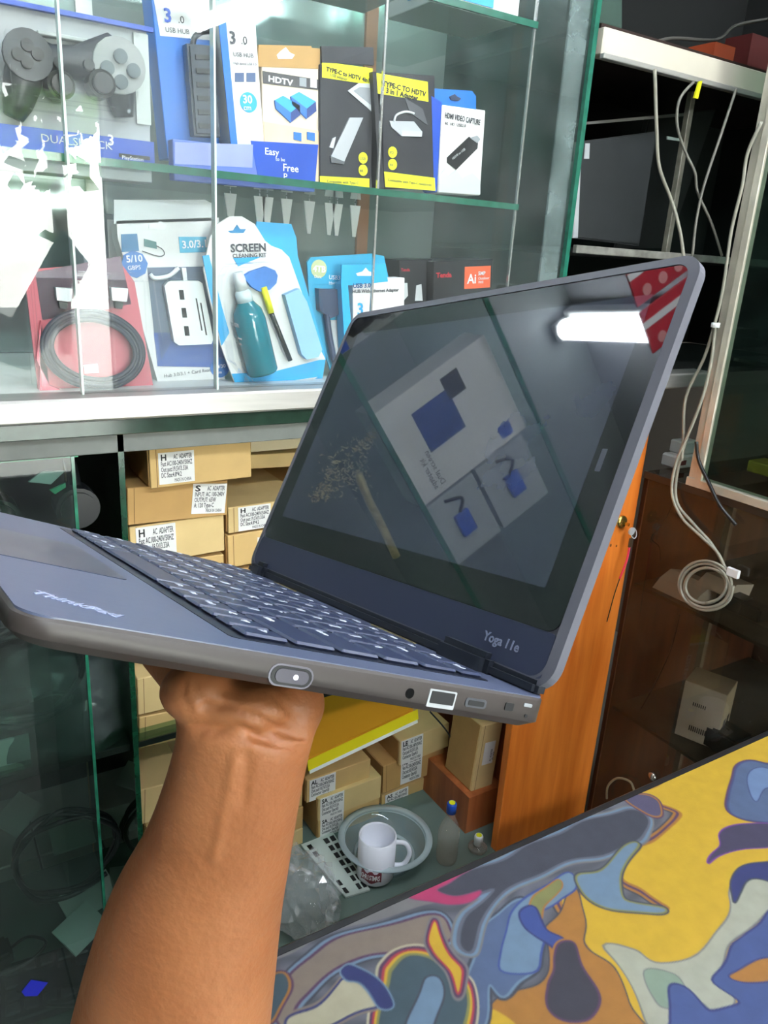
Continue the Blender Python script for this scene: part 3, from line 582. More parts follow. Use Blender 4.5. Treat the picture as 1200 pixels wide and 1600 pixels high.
# things that only the laptop screen mirrors: further left on the shelves
r = plain('webcam_box', 'large white box picturing a dark device, left of the controller package', 'box', -0.165, 0.02, 1.04, 1.10, SH, 1.82, PAPER)
for q in (('device_print', -0.02, 0.055, 0.06, 0.135, mat('navy_print', (22, 60, 130), 0.4)), ('screen_print', 0.035, 0.075, 0.13, 0.165, BLACK), ('blue_logo', -0.082, -0.058, 0.185, 0.21, DBLUE)):
    box(q[0], q[1], q[2], -0.0308, -0.0298, q[3], q[4], q[5], r)
text('Dual screen\nadapter kit', 0.014, INK, r, Matrix.Translation((-0.08, -0.031, 0.05)) @ RX90)
for i, (x, z) in enumerate(((-0.30, SH), (-0.30, SH + 0.115))):
    r = plain('cable_packet', ('lower' if i == 0 else 'upper') + ' clear packet with a blue plugged cable, left of the big white box', 'packet', x, x + 0.13, 1.04, 1.06, z, z + 0.108, mat('packet_grey', (170, 176, 178), 0.4))
    box('plug', -0.025, 0.02, -0.018, -0.010, 0.04, 0.07, DBLUE, r, 0.002); tube('cable', [(0.02, -0.013, 0.055), (0.04, -0.013, 0.07), (0.055, -0.013, 0.04)], 0.003, CABLEB, r)
for i in range(2):
    r = thing('red_sachet', ('left' if i == 0 else 'right') + ' red and white striped sachet hanging high before the glass case', 'sachet', (-0.13 + 0.09 * i, 0.985, 2.20))
    box('sheet', -0.04, 0.04, -0.002, 0.002, -0.13, 0, RED, r, 0.001); box('white_stripe', 0.008, 0.02, -0.003, -0.0015, -0.13, 0, WHITE, r)
    for k in range(3): prism('round_mark', circ(-0.022, -0.025 - 0.038 * k, 0.010, 14), -0.003, -0.0015, mat('pink_mark', (222, 150, 150), 0.5), r)

# ================================================================== goods on the case floor
# pale gold for the shapes built as the daylight gleam in the laptop screen
GLEAM = mat('gleam_gold', (240, 226, 170), 0.3, 0.5, noise=0.5, scale=120)
# far row of pale boxes behind
r = plain('grey_box', 'grey box with a white paper label at the back of the lower shelf', 'box', 0.24, 0.40, 1.20, 1.30, 1.312, 1.53, GREYP)
box('paper_label', -0.045, 0.025, -0.0515, -0.0498, 0.06, 0.21, PAPER, r); text('7', 0.03, INK, r, Matrix.Translation((-0.038, -0.052, 0.175)) @ RX90); text('Serial no.\nModel\nMade in China', 0.012, INK, r, Matrix.Translation((-0.038, -0.052, 0.13)) @ RX90)
plain('green_box', 'pale green box behind the card reader box', 'box', 0.405, 0.445, 1.20, 1.28, 1.312, 1.53, mat('pale_green', (150, 180, 150), 0.5))
# red pack with a coiled black cable
c = Pack('red_cable_pack', 'red blister pack with a coiled black cable', 'package', (58, 612), (240, 606), (40, 420), 1.055)
c.poly('red_card', [(60, 612), (240, 606), (210, 440), (188, 410), (60, 420), (40, 440)], mat('dusty_red', (212, 100, 112), 0.45, noise=0.15, scale=10), 0.0004, 0.006)
c.poly('dark_window', [(55, 425), (188, 400), (205, 475), (66, 500)], mat('pack_violet', (120, 96, 112), 0.3, noise=0.2), 0.001)
def cc3(cx, cy, a, b, rot=0.3, n=20): 
    return [(cx + a * math.cos(t) * math.cos(rot) - b * math.sin(t) * math.sin(rot), cy + a * math.cos(t) * math.sin(rot) + b * math.sin(t) * math.cos(rot)) for t in [2 * PI * i / n for i in range(n)]]
for k in range(4): c.curve('cable_loop', cc3(142, 544, 79 - 4.5 * k, 59 - 4.5 * k, 0.22), 0.0032, mat('cable_navy', (38, 42, 58), 0.3), 0.012 + 0.002 * (k % 2), True)
for a in (92, 136, 178): c.poly('plug', [(a - 8, 448), (a + 18, 450), (a + 16, 470), (a - 6, 468)], SILV, 0.014); c.poly('plug_tip', [(a - 2, 470), (a + 12, 472), (a + 10, 482), (a, 481)], BLKPL, 0.010)
c.poly('price_sticker', [(130, 570), (152, 568), (154, 582), (132, 583)], WHITE, 0.002); c.poly('pink_bulge', [(62, 500), (55, 560), (75, 600), (105, 612), (60, 612)], mat('pink_plastic', (232, 110, 128), 0.15), 0.01)
bm = bmesh.new(); x0, z0 = c.l(48, 610); x1, z1 = c.l(228, 426); bm_box(bm, x0, x1, -0.030, -0.001, z0, z1, 0.010, 3); link('clear_blister', fin(bm, 'b'), PLAST, c.root)
# card reader box
c = Pack('card_reader_box', 'white and navy box with a white multi-port hub behind a clear window', 'box', (248, 600), (350, 597), (182, 345), 1.085)
c.M = c.M; 
c.poly('carton', [(248, 602), (352, 598), (342, 340), (182, 345), (184, 372)], PAPER, 0.0, 0.03)
c.poly('hang_tab', [(178, 350), (330, 345), (332, 318), (320, 312), (178, 312)], mat('tab_white', (205, 210, 210), 0.5), 0.0, 0.003); c.poly('hang_hole', [(232, 349), (246, 348), (250, 345), (260, 352), (256, 359), (232, 357)], WHITE, 0.0012)
c.poly('navy_window', [(230, 418), (345, 416), (352, 574), (246, 572)], mat('slate_window', (92, 106, 128), 0.35), 0.0006); c.poly('navy_band', [(240, 520), (352, 518), (352, 574), (246, 572)], mat('navy_band', (52, 88, 160), 0.4), 0.001)
c.poly('reader', rrect(0, 1, 0, 1, 0.1) and [(258, 440), (262, 438), (306, 438), (312, 442), (329, 528), (326, 536), (276, 538), (268, 532), (253, 446)], mat('hub_white', (232, 236, 236), 0.3), 0.012)
for k in range(3): c.poly('port', [(275 + k * 4, 452 + 28 * k), (282 + k * 4, 452 + 28 * k), (284 + k * 4, 467 + 28 * k), (277 + k * 4, 467 + 28 * k)], BLACK, 0.0126)
for a in (0, 7): c.poly('card_slot', [(301 + a, 465 + a), (303 + a, 465 + a), (312 + a, 515 + a), (310 + a, 515 + a)], BLACK, 0.0126)
c.curve('reader_cable', [(232, 428), (240, 434), (262, 430), (276, 418)], 0.003, WHITE, 0.008); c.poly('cable_stub', [(281, 418), (288, 418), (290, 438), (284, 438)], WHITE, 0.008)
c.poly('badge_dark', [(189, 366), (214, 365), (217, 392), (190, 394)], mat('badge_blue', (38, 112, 160), 0.4), 0.001)
x, z = c.l(210, 413); prism('round_badge', circ(x, z, 0.0175, 8), -0.0014, 0, mat('badge_blue2', (48, 110, 180), 0.4), c.root)
c.t('5/10', (197, 410), 11, WHITE, 0.002, bold=.02); c.t('GBPS', (199, 422), 7, WHITE, 0.002)
c.poly('speed_badge', [(279, 370), (322, 370), (323, 394), (281, 395)], mat('badge_cyan', (62, 172, 208), 0.4), 0.001); c.t('3.0/3.1', (284, 388), 12, WHITE, 0.002, bold=.02)
c.poly('drive_print', [(225, 373), (244, 378), (245, 389), (225, 385)], mat('green_dark', (48, 112, 110), 0.4), 0.001); c.curve('drive_lead', [(244, 384), (254, 390), (256, 398), (246, 400), (222, 392)], 0.0006, INK, 0.001)
c.t('Hub 3.0/3.1 + Card Reader', (256, 590), 5.5, INK)
x, z = c.l(343, 574); prism('round_badge', circ(x, z, 0.0145, 20), -0.002, 0, mat('badge_blue2', (48, 110, 180), 0.4), c.root); c.t('20/30', (334, 576), 6, WHITE, 0.0026); c.t('cm', (338, 584), 5, WHITE, 0.0026)
bm = bmesh.new(); x0, z0 = c.l(244, 572); x1, z1 = c.l(338, 420); bm_box(bm, x0, x1, -0.022, -0.001, z0, z1, 0.008, 2); link('clear_blister', fin(bm, 'b'), PLAST, c.root)
# screen cleaning kit
c = Pack('cleaning_kit', 'white and sky blue blister pack with a teal spray bottle and brush', 'package', (365, 600), (500, 590), (335, 345), 1.056)
outl = [(368, 602), (345, 540), (325, 455), (318, 420), (328, 372), (340, 350), (358, 338), (378, 338), (398, 350), (414, 376), (424, 384), (440, 390), (452, 402), (462, 430), (480, 480), (500, 545), (508, 560), (500, 586), (492, 592), (420, 600)]
c.poly('blue_card', [(404, 346), (458, 350), (466, 372), (468, 400), (512, 560), (506, 596), (370, 604)], SKYB, -0.006, 0.009); c.poly('white_card', outl, PAPER, 0.0, 0.004)
c.poly('blue_foot', [(368, 602), (362, 584), (430, 580), (500, 562), (508, 562), (500, 588), (420, 600)], SKYB, 0.0008); c.poly('blue_ribbon', [(316, 400), (326, 398), (346, 478), (358, 520), (346, 540), (330, 470)], SKYB, 0.0012)
c.poly('hang_hole', [(356, 361), (364, 360), (370, 351), (375, 358), (384, 358), (380, 364), (360, 364)], mat('hole_blue', (20, 120, 170), 0.5), 0.001)
c.t('SCREEN', (360, 394), 13, INK, bold=.03); c.t('CLEANING KIT', (363, 403), 6.5, INK, bold=.02); c.poly('blue_tick', [(364, 403), (408, 401), (372, 416)], SKYB, 0.0008)
def c3(u, v, y=0.0): x, z = c.l(u, v); return Vector((x, -y, z))
a, b = c3(376, 470, .016), c3(404, 580, .016); d = (b - a); Mb = Matrix.Translation(b) @ (-d).to_track_quat('Z', 'Y').to_matrix().to_4x4(); L = d.length
TEAL = mat('teal_bottle', (28, 122, 138), 0.12, 0, 0.7, noise=0.15, scale=20)
bt = lathe('bottle', [(0, 0), (0.020, 0), (0.0225, 0.003), (0.0225, L * .75), (0.020, L * .88), (0.011, L), (0.009, L + .004), (0, L + .004)], TEAL, c.root, M4=Mb)
lathe('collar', [(0, L), (0.0115, L), (0.0115, L + .012), (0.009, L + .016), (0, L + .016)], PLAST if False else mat('clear_collar', (205, 222, 226), 0.2), bt, n=20)
lathe('spray_head', [(0, L + .016), (0.0085, L + .016), (0.0085, L + .030), (0.0065, L + .040), (0, L + .040)], mat('spray_white', (214, 220, 220), 0.3), bt, n=20)
for k, (s_, v) in enumerate((('SCREEN', 0.72), ('LCD cleaner', 0.55), ('anti-static', 0.47), ('- - - - -', 0.40), ('60 ml', 0.2))):
    text(s_, 0.008 if k == 0 else 0.0055, LGREY, bt, Matrix.Translation((-0.0145, -0.0228, L * v)) @ RX90)
br = tube('brush_handle', [c3(412, 462, .008), c3(430, 510, .008), c3(450, 562, .008)], [0.0042] * 12 + [0.003], BLKGL, c.root) if False else tube('brush_handle', [c3(419, 485, .008), c3(450, 562, .008)], 0.0036, BLKGL, c.root)
tube('brush_ferrule', [c3(408, 448, .008), c3(420, 488, .008)], 0.0048, YEL, c.root)
c.poly('brush_hair', [(376, 432), (388, 424), (412, 416), (426, 422), (430, 430), (428, 442), (418, 452), (402, 455), (390, 448)], mat('bristle_blue', (64, 128, 206), 0.6, noise=0.3, scale=60), 0.009)
c.poly('cloth', [(440, 460), (462, 450), (474, 470), (498, 545), (492, 556), (474, 560), (466, 552)], mat('cloth_blue', (150, 196, 232), 0.7, noise=0.08), 0.012)
bm = bmesh.new()
me_ = prism('clear_blister', [c.l(*p) for p in [(352, 560), (338, 470), (335, 430), (345, 412), (410, 408), (440, 425), (466, 440), (480, 475), (502, 545), (496, 570), (380, 596)]], -0.040, -0.001, PLAST, c.root, 0.004)
# hard disk adapter blister
c = Pack('disk_adapter_pack', 'sky blue blister pack marked 4TB with a dark usb adapter', 'package', (520, 590), (640, 590), (480, 402), 1.075)
c.poly('blue_card', [(520, 590), (640, 590), (600, 400), (580, 396), (486, 402), (480, 410), (484, 480)], mat('cyan_card', (40, 160, 200), 0.4), 0.0, 0.004)
x, z = c.l(498, 420); prism('round_badge', circ(x, z, 0.013, 20), -0.001, 0, mat('badge_olive', (190, 200, 150), 0.4), c.root); c.t('4TB', (488, 424), 10, WHITE, 0.002, bold=.03); c.t('Data', (490, 434), 5, WHITE, .002)
c.t('USB3.0', (513, 436), 7, WHITE); c.t('Hard disk', (513, 444), 5, WHITE)
c.poly('adapter', [(492, 450), (532, 452), (534, 486), (512, 496), (494, 484)], mat('adapter_dark', (52, 66, 92), 0.3), 0.012); c.curve('adapter_cable', [(506, 490), (512, 530), (520, 570)], 0.005, mat('adapter_dark', (52, 66, 92), 0.3), 0.008)
c.poly('white_tray', [(516, 500), (536, 500), (545, 560), (530, 575), (520, 545)], LGREY, 0.002)
c.poly('clear_blister', [(488, 444), (540, 442), (560, 580), (515, 590)], PLAST, 0.024)
# ethernet hub box
c = Pack('ethernet_hub_box', 'white box with sky blue tab reading USB 3.0 behind the laptop lid', 'box', (552, 570), (630, 570), (542, 437), 1.05)
c.carton(0.03, PAPER); c.poly('blue_tab', [(533, 444), (534, 414), (602, 412), (606, 440), (546, 446)], mat('tab_cyan', (40, 170, 222), 0.4), 0.0004, 0.003); c.poly('blue_side', [(533, 444), (543, 438), (554, 570), (540, 572)], mat('tab_cyan', (40, 170, 222), 0.4), 0.0003, 0.02)
c.poly('hang_hole', [(556, 427), (566, 424), (571, 418), (576, 424), (584, 426), (582, 431), (558, 431)], WHITE, 0.0012)
c.t('USB 3.0', (551, 450), 7.5, mat('ink_blue', (30, 90, 140), 0.5), bold=.03); c.t('HUB With Ethernet Adapter', (550, 458), 5.5, INK, bold=.02); c.t('3', (557, 492), 19, SKYB, bold=.02)
# black camera boxes
c = Pack('camera_box', 'small black box showing a white camera beside the ethernet hub box', 'box', (622, 520), (672, 518), (622, 406), 1.12)
c.carton(0.08, mat('camera_black', (32, 34, 38), 0.35)); c.poly('camera_print', [(628, 442), (636, 442), (637, 462), (630, 470), (625, 462)], LGREY, .001); c.poly('camera_print', [(650, 446), (658, 444), (660, 470), (648, 470)], LGREY, .001); c.t('Tenda', (626, 424), 5, RED, bold=.02)
c = Pack('camera_box', 'wide black box with an orange Ai label behind the laptop lid', 'box', (676, 520), (766, 516), (674, 409), 1.10)
c.carton(0.09, mat('camera_black', (32, 34, 38), 0.35)); c.rect('orange_label', (726, 417), (765, 449), ORG, .001); c.t('Tenda', (681, 434), 8, RED, bold=.04, sx=1.1); c.t('Ai', (729, 443), 15, WHITE, .002, bold=.02); c.t('5MP', (746, 430), 6, WHITE, .002, bold=.02); c.t('Outdoor', (746, 437), 4.5, WHITE, .002); c.t('Wifi', (746, 443), 4.5, WHITE, .002)
# pale stand-in rows behind: peg tags and a white shape built for a car's reflection
for i, u in enumerate((352, 398, 410, 440, 476, 508, 520, 548)):
    p = onY(u + 8, 300, 1.22); r = thing('hanging_tag', ('leftmost', 'second from the left', 'third from the left', 'fourth from the left', 'fifth from the left', 'third from the right', 'second from the right', 'rightmost')[i] + ' of the narrow pale tags hanging under the glass shelf', 'tag', (p.x, 1.22, 1.573), group='tags hanging under the shelf')
    prism('tag_sheet', [(-0.010, 0), (0.010, 0), (0.003, -0.05), (-0.003, -0.05)], -0.001, 0.001, mat('tag_white', (225, 230, 228), 0.4), r); tube('tag_wire', [(0, 0, 0), (0, 0.001, 0.004)], 0.001, SILV, r)
p = onY(690, 392, 1.25); r = thing('car_reflection', 'small white car-shaped gadget at the back of the lower shelf', 'reflection', (p.x, 1.25, 1.42))
box('pedestal', -0.07, 0.07, -0.02, 0.05, -0.108, -0.002, mat('smoky_box', (90, 104, 100), 0.3), r, 0.002)
prism('car_body', [(-0.05, 0), (0.05, 0), (0.055, 0.012), (0.04, 0.022), (0.02, 0.036), (-0.02, 0.038), (-0.035, 0.024), (-0.055, 0.018)], -0.02, 0.02, mat('car_white', (225, 228, 228), 0.2), r, 0.004); prism('windscreen', [(-0.028, 0.024), (0.03, 0.024), (0.018, 0.034), (-0.018, 0.035)], -0.021, 0.021, BLKGL, r)

# ================================================================== brown adapter boxes in the lower half
LABEL4 = 'Fast AC100-240V/50HZ\nOut put:19.5V/3.33A\nDC Size:4.8*4.2'
NEARLBL = [0]
def abox(label, bl, br, tl, Y, D, m=KRAFT, lab=None, letters=None, tilt=0, group=None, flap=True):
    c = Pack('adapter_carton', label, 'box', bl, br, tl, Y); c.carton(D, m, bev=0.0012)
    Wb, Hb = c.W, c.H
    if flap: box('end_flap', -0.0012, 0.0, 0.006, D - 0.004, 0.002, Hb - 0.002, KRAFT3, c.root); box('lid_seam', 0.009, 0.0098, -0.0004, 0.001, 0.001, Hb - 0.001, mat('seam_brown', (120, 88, 50), 0.8), c.root)
    if lab:
        x0, x1, z0, z1, rz = lab; M4 = Matrix.Translation((x0 * Wb, -0.0008, z0 * Hb)) @ Matrix.Rotation(rz, 4, 'Y')
        w, hh = (x1 - x0) * Wb, (z1 - z0) * Hb; lb = box('paper_label', 0, w, 0, 0.001, 0, hh, PAPER, c.root, M4=M4)
        big, rest = letters; t = hh / 5.6
        text(big, t * 1.5, BLACK, lb, Matrix.Translation((w * .06, -0.0003, hh * .76)) @ RX90, bold=.03, fit=w * (.16 if len(big) == 1 else .24))
        text('AC  ADAPTER', t * 1.2, INK, lb, Matrix.Translation((w * .42, -0.0003, hh * .78)) @ RX90, fit=w * .52, bold=.015)
        text(rest, t * 1.2, INK, lb, Matrix.Translation((w * .06, -0.0003, hh * .58)) @ RX90, fit=w * .88, bold=.015, line=.85)
        text('MADE IN CHINA', t * .9, INK, lb, Matrix.Translation((w * .42, -0.0003, hh * .05)) @ RX90, fit=w * .48)
    return c
HL = ('H', LABEL4)
abox('top brown adapter box of the left stack with a square white label', (236, 764), (393, 744), (233, 702), 1.035, 0.12, KRAFT, (.08, .42, .08, .88, 0.0), HL)
abox('second brown adapter box of the left stack, label stuck at a tilt', (200, 821), (355, 806), (198, 763), 1.055, 0.13, KRAFT3, (.62, .97, .14, .98, 0.07), ('S', 'INPUT: AC 100-240V\nOUTPUT: 65W\nA: 120 Type-C'))
abox('third brown adapter box of the left stack, label half behind the laptop', (206, 885), (351, 858), (203, 824), 1.06, 0.13, KRAFT2, (.06, .47, -.05, .96, 0.0), HL)
abox('brown adapter box under the third one of the left stack', (207, 940), (350, 912), (206, 888), 1.06, 0.13, KRAFT)
abox('brown adapter box hidden mostly behind the keyboard', (209, 1000), (350, 972), (207, 944), 1.06, 0.13, KRAFT3)
abox('brown adapter box just below the laptop at the glass partition', (216, 1118), (352, 1090), (212, 1062), 1.045, 0.13, KRAFT2)
abox('lowest brown adapter box standing on the dark glass divider shelf', (217, 1170), (352, 1142), (216, 1122), 1.045, 0.13, KRAFT)
abox('brown box with a white label next to the laptop lid edge', (357, 834), (480, 818), (355, 794), 1.075, 0.22, KRAFT2, (.12, .52, .03, .96, 0.0), HL)
abox('brown box under the labelled one by the laptop lid edge', (357, 888), (480, 868), (354, 838), 1.075, 0.22, KRAFT, (.36, .7, .1, .8, 0), HL)
abox('lower brown box behind the laptop hinge', (358, 940), (480, 920), (357, 892), 1.075, 0.22, KRAFT3)
# flat cartons lying further back
def flat(label, x0, x1, y0, y1, z0, z1, m, rz=0): return plain('flat_carton', label, 'box', x0, x1, y0, y1, z0, z1, m, rz)
zt = onY(395, 715, 1.16).z
flat('flat brown carton behind the labelled box by the laptop lid', 0.44, 0.64, 1.19, 1.38, zt - 0.03, zt - 0.005, KRAFT2, -0.12)
flat('pale topped carton at the back of the cabinet', 0.43, 0.62, 1.20, 1.39, zt - 0.002, zt + 0.018, mat('white_lid', (205, 192, 158), 0.6), 0.02)
flat('brown carton deep at the back right of the cabinet', 0.64, 0.86, 1.22, 1.39, zt - 0.06, zt + 0.02, KRAFT3)
flat('large brown carton under the flat ones at the back', 0.42, 0.70, 1.18, 1.40, 0.786, zt - 0.062, KRAFT3)

# below the divider shelf
abox('brown box under the divider shelf beside the glass partition', (217, 1290), (290, 1272), (215, 1236), 1.10, 0.28, KRAFT2)
abox('brown box at the bottom left behind the arm', (227, 1345), (300, 1328), (224, 1294), 1.10, 0.28, KRAFT)
abox('small brown box at the right of the wrist, topmost', (352, 1300), (472, 1258), (352, 1266), 1.22, 0.12, KRAFT)
abox('small brown box at the right of the wrist, middle', (352, 1337), (473, 1292), (352, 1303), 1.22, 0.12, KRAFT3)
abox('small brown box at the right of the wrist, lowest', (352, 1375), (473, 1325), (352, 1340), 1.22, 0.12, KRAFT2)
AL = 'Fast AC100-240V/50HZ\nOut put:18.5V/3.5A\nConnector Size:4.8'
abox('thin brown box labelled AL under the yellow folder', (479, 1255), (577, 1226), (477, 1221), 1.215, 0.16, KRAFT, (.04, .44, .02, .96, 0), ('AL', AL))
abox('thin brown box labelled SA, middle of the front stack', (497, 1284), (594, 1252), (495, 1250), 1.205, 0.18, KRAFT2, (.03, .40, .02, .98, 0), ('SA', AL))
abox('thin brown box labelled SA, bottom of the front stack', (497, 1312), (591, 1282), (495, 1283), 1.215, 0.18, KRAFT, (.03, .40, .02, .98, 0), ('SA', AL))
abox('brown box labelled LE, top of the right stack', (624, 1197), (700, 1172), (622, 1160), 1.225, 0.15, KRAFT2, (.03, .46, .02, .98, 0), ('LE', AL))
abox('brown box with a plain white label, middle of the right stack', (598, 1240), (692, 1207), (596, 1199), 1.235, 0.15, KRAFT3, (.28, .62, .06, .98, 0.02), ('AC', AL))
abox('brown box labelled AS, bottom of the right stack', (596, 1273), (687, 1240), (594, 1244), 1.245, 0.15, KRAFT, (.06, .44, .02, .92, 0), ('AS', AL))
c = abox('tall brown box standing upright beside the wooden side panel', (736, 1237), (768, 1228), (750, 1136), 1.09, 0.10, KRAFT2, None, None)
x = box('paper_label', c.W * .30, c.W * .80, -0.0008, 0.001, c.H * .38, c.H * .72, PAPER, c.root)
text('AC ADAPTER\n19V 3.42A\n- - - - -', 0.007, INK, x, Matrix.Translation((c.W * .70, -0.0014, c.H * .42)) @ Matrix.Rotation(-PI / 2, 4, 'Y') @ RX90, sx=.75)
tube('black_lead', [onY(672, 1112, 1.2), onY(700, 1145, 1.19), onY(712, 1175, 1.19), onY(726, 1190, 1.2)], 0.002, CABLEB); tag(bpy.data.objects['black_lead'], 'thin black cable hanging over the right stack of brown boxes', 'cable')
# yellow folder lying over the front stack
A_, B_, C_ = onY(480, 1188, 1.19), onY(652, 1108, 1.19), None
fo = thing('folder', 'orange folder with a bright yellow edge lying tilted on the brown boxes', 'folder', A_)
ex = (B_ - A_); ey = Vector((0, 0.20, 0.02))
def quad(name, o, a, b, m, par, th):
    n = a.cross(b).normalized() * th; bm = bmesh.new(); lo = [bm.verts.new(o + p) for p in (Vector(), a, a + b, b)]; hi = [bm.verts.new(o + p + n) for p in (Vector(), a, a + b, b)]
    bm.faces.new(lo[::-1]); bm.faces.new(hi)
    for i in range(4): bm.faces.new((lo[i], lo[(i + 1) % 4], hi[(i + 1) % 4], hi[i]))
    return link(name, fin(bm, name), m, par)
quad('orange_cover', Vector((0, 0, 0.0)), ex * 0.96, ey, mat('folder_orange', (222, 150, 36), 0.5, noise=0.1, scale=8), fo, 0.006)
quad('yellow_edge', Vector((0, -0.006, -0.022)), ex, Vector((0, 0.006, 0.022)), mat('folder_yellow', (226, 206, 24), 0.45), fo, 0.002)
quad('white_lip', Vector((0.002, -0.0095, -0.027)), ex * 0.98, Vector((0, 0.003, 0.006)), PAPER, fo, 0.002)

# mug in a clear bowl, bottles, keyboard frame and bag on the bottom shelf
mp = onZ(586, 1366, 0.274)
def mugprof(h, r): return [(0, 0.0), (r * .94, 0.0), (r, 0.004), (r, h), (r - .003, h + .001), (r - .004, h - .002), (r - .004, .006), (0, .006)]
mg = thing('mug', 'white mug with dark red lettering standing in a clear bowl', 'mug', (mp.x, mp.y, 0.2765))
MW = mat('mug_white', (228, 230, 240), 0.2, coat=0.3)
lathe('cup', mugprof(0.098, 0.039), MW, mg, n=40)
pr = (cr * 1.0); pa = math.atan2(cr.y, cr.x)
tube('handle', [Vector((math.cos(pa) * d, math.sin(pa) * d, z)) for d, z in ((0.036, 0.082), (0.058, 0.080), (0.068, 0.055), (0.058, 0.028), (0.037, 0.024))], 0.0052, MW, mg)
va = math.atan2(-mp.y, -mp.x)
bm = bmesh.new()
for k in range(9):
    a0 = va - 0.75 + k * 0.11
for k in range(10):
    t = va - 0.8 + 1.15 * k / 9
    bm.verts.new((0.0394 * math.cos(t), 0.0394 * math.sin(t), 0.012 + 0.003 * math.sin(k))); bm.verts.new((0.0394 * math.cos(t), 0.0394 * math.sin(t), 0.036 + 0.004 * math.sin(k * 1.7)))
bm.verts.ensure_lookup_table()
for k in range(9): bm.faces.new((bm.verts[2 * k], bm.verts[2 * k + 2], bm.verts[2 * k + 3], bm.verts[2 * k + 1]))
link('red_print', fin(bm, 'rp'), mat('maroon_print', (112, 38, 52), 0.35), mg)
for k, ch in enumerate('CHRISTMAS'):
    t = va - 0.70 + 0.115 * k
    text(ch, 0.017, WHITE, mg, Matrix.Translation((0.0398 * math.cos(t), 0.0398 * math.sin(t), 0.018)) @ Matrix.Rotation(t + PI / 2, 4, 'Z') @ RX90, 'CENTER', bold=.02, sx=.55)
bp_ = onZ(600, 1336, 0.271)
BOWLG = glass('bowl_plastic', (242, 248, 250), 1.5, 0.04, 0.14, (215, 230, 235))
bo = thing('bowl', 'clear plastic bowl with a wide rim holding the white mug', 'bowl', (bp_.x, bp_.y, 0.2705))
lathe('bowl_wall', [(0, 0.001), (0.060, 0.001), (0.068, 0.006), (0.088, 0.045), (0.090, 0.045), (0.070, 0.0045), (0.061, 0.0), (0, 0.0)], BOWLG, bo, n=48)
lathe('rim', [(0.086, 0.043), (0.100, 0.046), (0.101, 0.050), (0.088, 0.050)], glass('rim_plastic', (238, 246, 248), 1.5, 0.05, 0.38, (220, 234, 238)), bo, n=48)
lathe('inner_ring', [(0.062, 0.002), (0.066, 0.006), (0.064, 0.0065), (0.060, 0.0025)], glass('rim_plastic', (205, 228, 230)), bo, n=48)
def bottle(label, uv, r, h, capm, Y=1.09):
    p = onY(*uv, Y); rt = thing('bottle', label, 'bottle', (p.x, Y, 0.2705)); Hb = p.z - 0.2705
    lathe('body', [(0, 0.002), (r * .9, 0.002), (r, 0.01), (r, Hb * .30), (r * .93, Hb * .34), (r, Hb * .38), (r, Hb * .62), (r * .8, Hb * .75), (r * .42, Hb * .9), (r * .38, Hb), (0, Hb)], glass('bottle_plastic', (250, 247, 244), 1.4, 0.05, 0.14, (215, 205, 198)), rt, n=28)
    lathe('cap', [(0, Hb + .022), (r * .40, Hb + .022), (r * .46, Hb + .019), (r * .46, Hb - .001), (0, Hb - .001)], capm, rt, n=24); prism('cap_sticker', circ(0, 0, r * .3, 12), -0.001, 0, YEL, rt, M4=Matrix.Translation((0, 0, Hb + .0222)) @ RX90 @ Matrix.Rotation(PI, 4, 'X'))
    return rt
bottle('clear bottle with a blue cap beside the bowl', (705, 1268), 0.023, .2, DBLUE, 1.03)
bottle('clear bottle with a white cap near the orange door', (747, 1318), 0.021, .16, WHITE, 1.022)
# keyboard plate
kp = thing('keyboard_plate', 'pale keyboard plate with rows of dark square holes lying under the mug', 'plate', (0.62, 1.10, 0.2712))
K0 = [onZ(u, v, 0.2712) - Vector((0.62, 1.10, 0.2712)) for u, v in ((470, 1322), (520, 1302), (578, 1392), (540, 1404))]
bm = bmesh.new(); lo = [bm.verts.new(p) for p in K0]; hi = [bm.verts.new(p + Vector((0, 0, 0.004))) for p in K0]; bm.faces.new(hi)
for i in range(4): bm.faces.new((lo[i], lo[(i + 1) % 4], hi[(i + 1) % 4], hi[i]))
link('plate', fin(bm, 'plate'), mat('plate_pale', (190, 202, 196), 0.4), kp)
for i in range(7):
    for j in (0, 1, 2):
        s0, t0_ = 0.06 + i * 0.135, (0.10, 0.62, 0.82)[j]
        if j == 0 and 1 < i < 5: continue
        P_ = lambda s, t: K0[0].lerp(K0[3], s).lerp(K0[1].lerp(K0[2], s), t) + Vector((0, 0, 0.0045))
        bm = bmesh.new(); q = [P_(s0, t0_), P_(s0 + .085, t0_), P_(s0 + .085, t0_ + .13), P_(s0, t0_ + .13)]
        a = [bm.verts.new(p) for p in q]; b = [bm.verts.new(p + Vector((0, 0, .001))) for p in q]; bm.faces.new(b)
        for k in range(4): bm.faces.new((a[k], a[(k + 1) % 4], b[(k + 1) % 4], b[k]))
        link('hole', fin(bm, 'hole'), BLACK, kp)
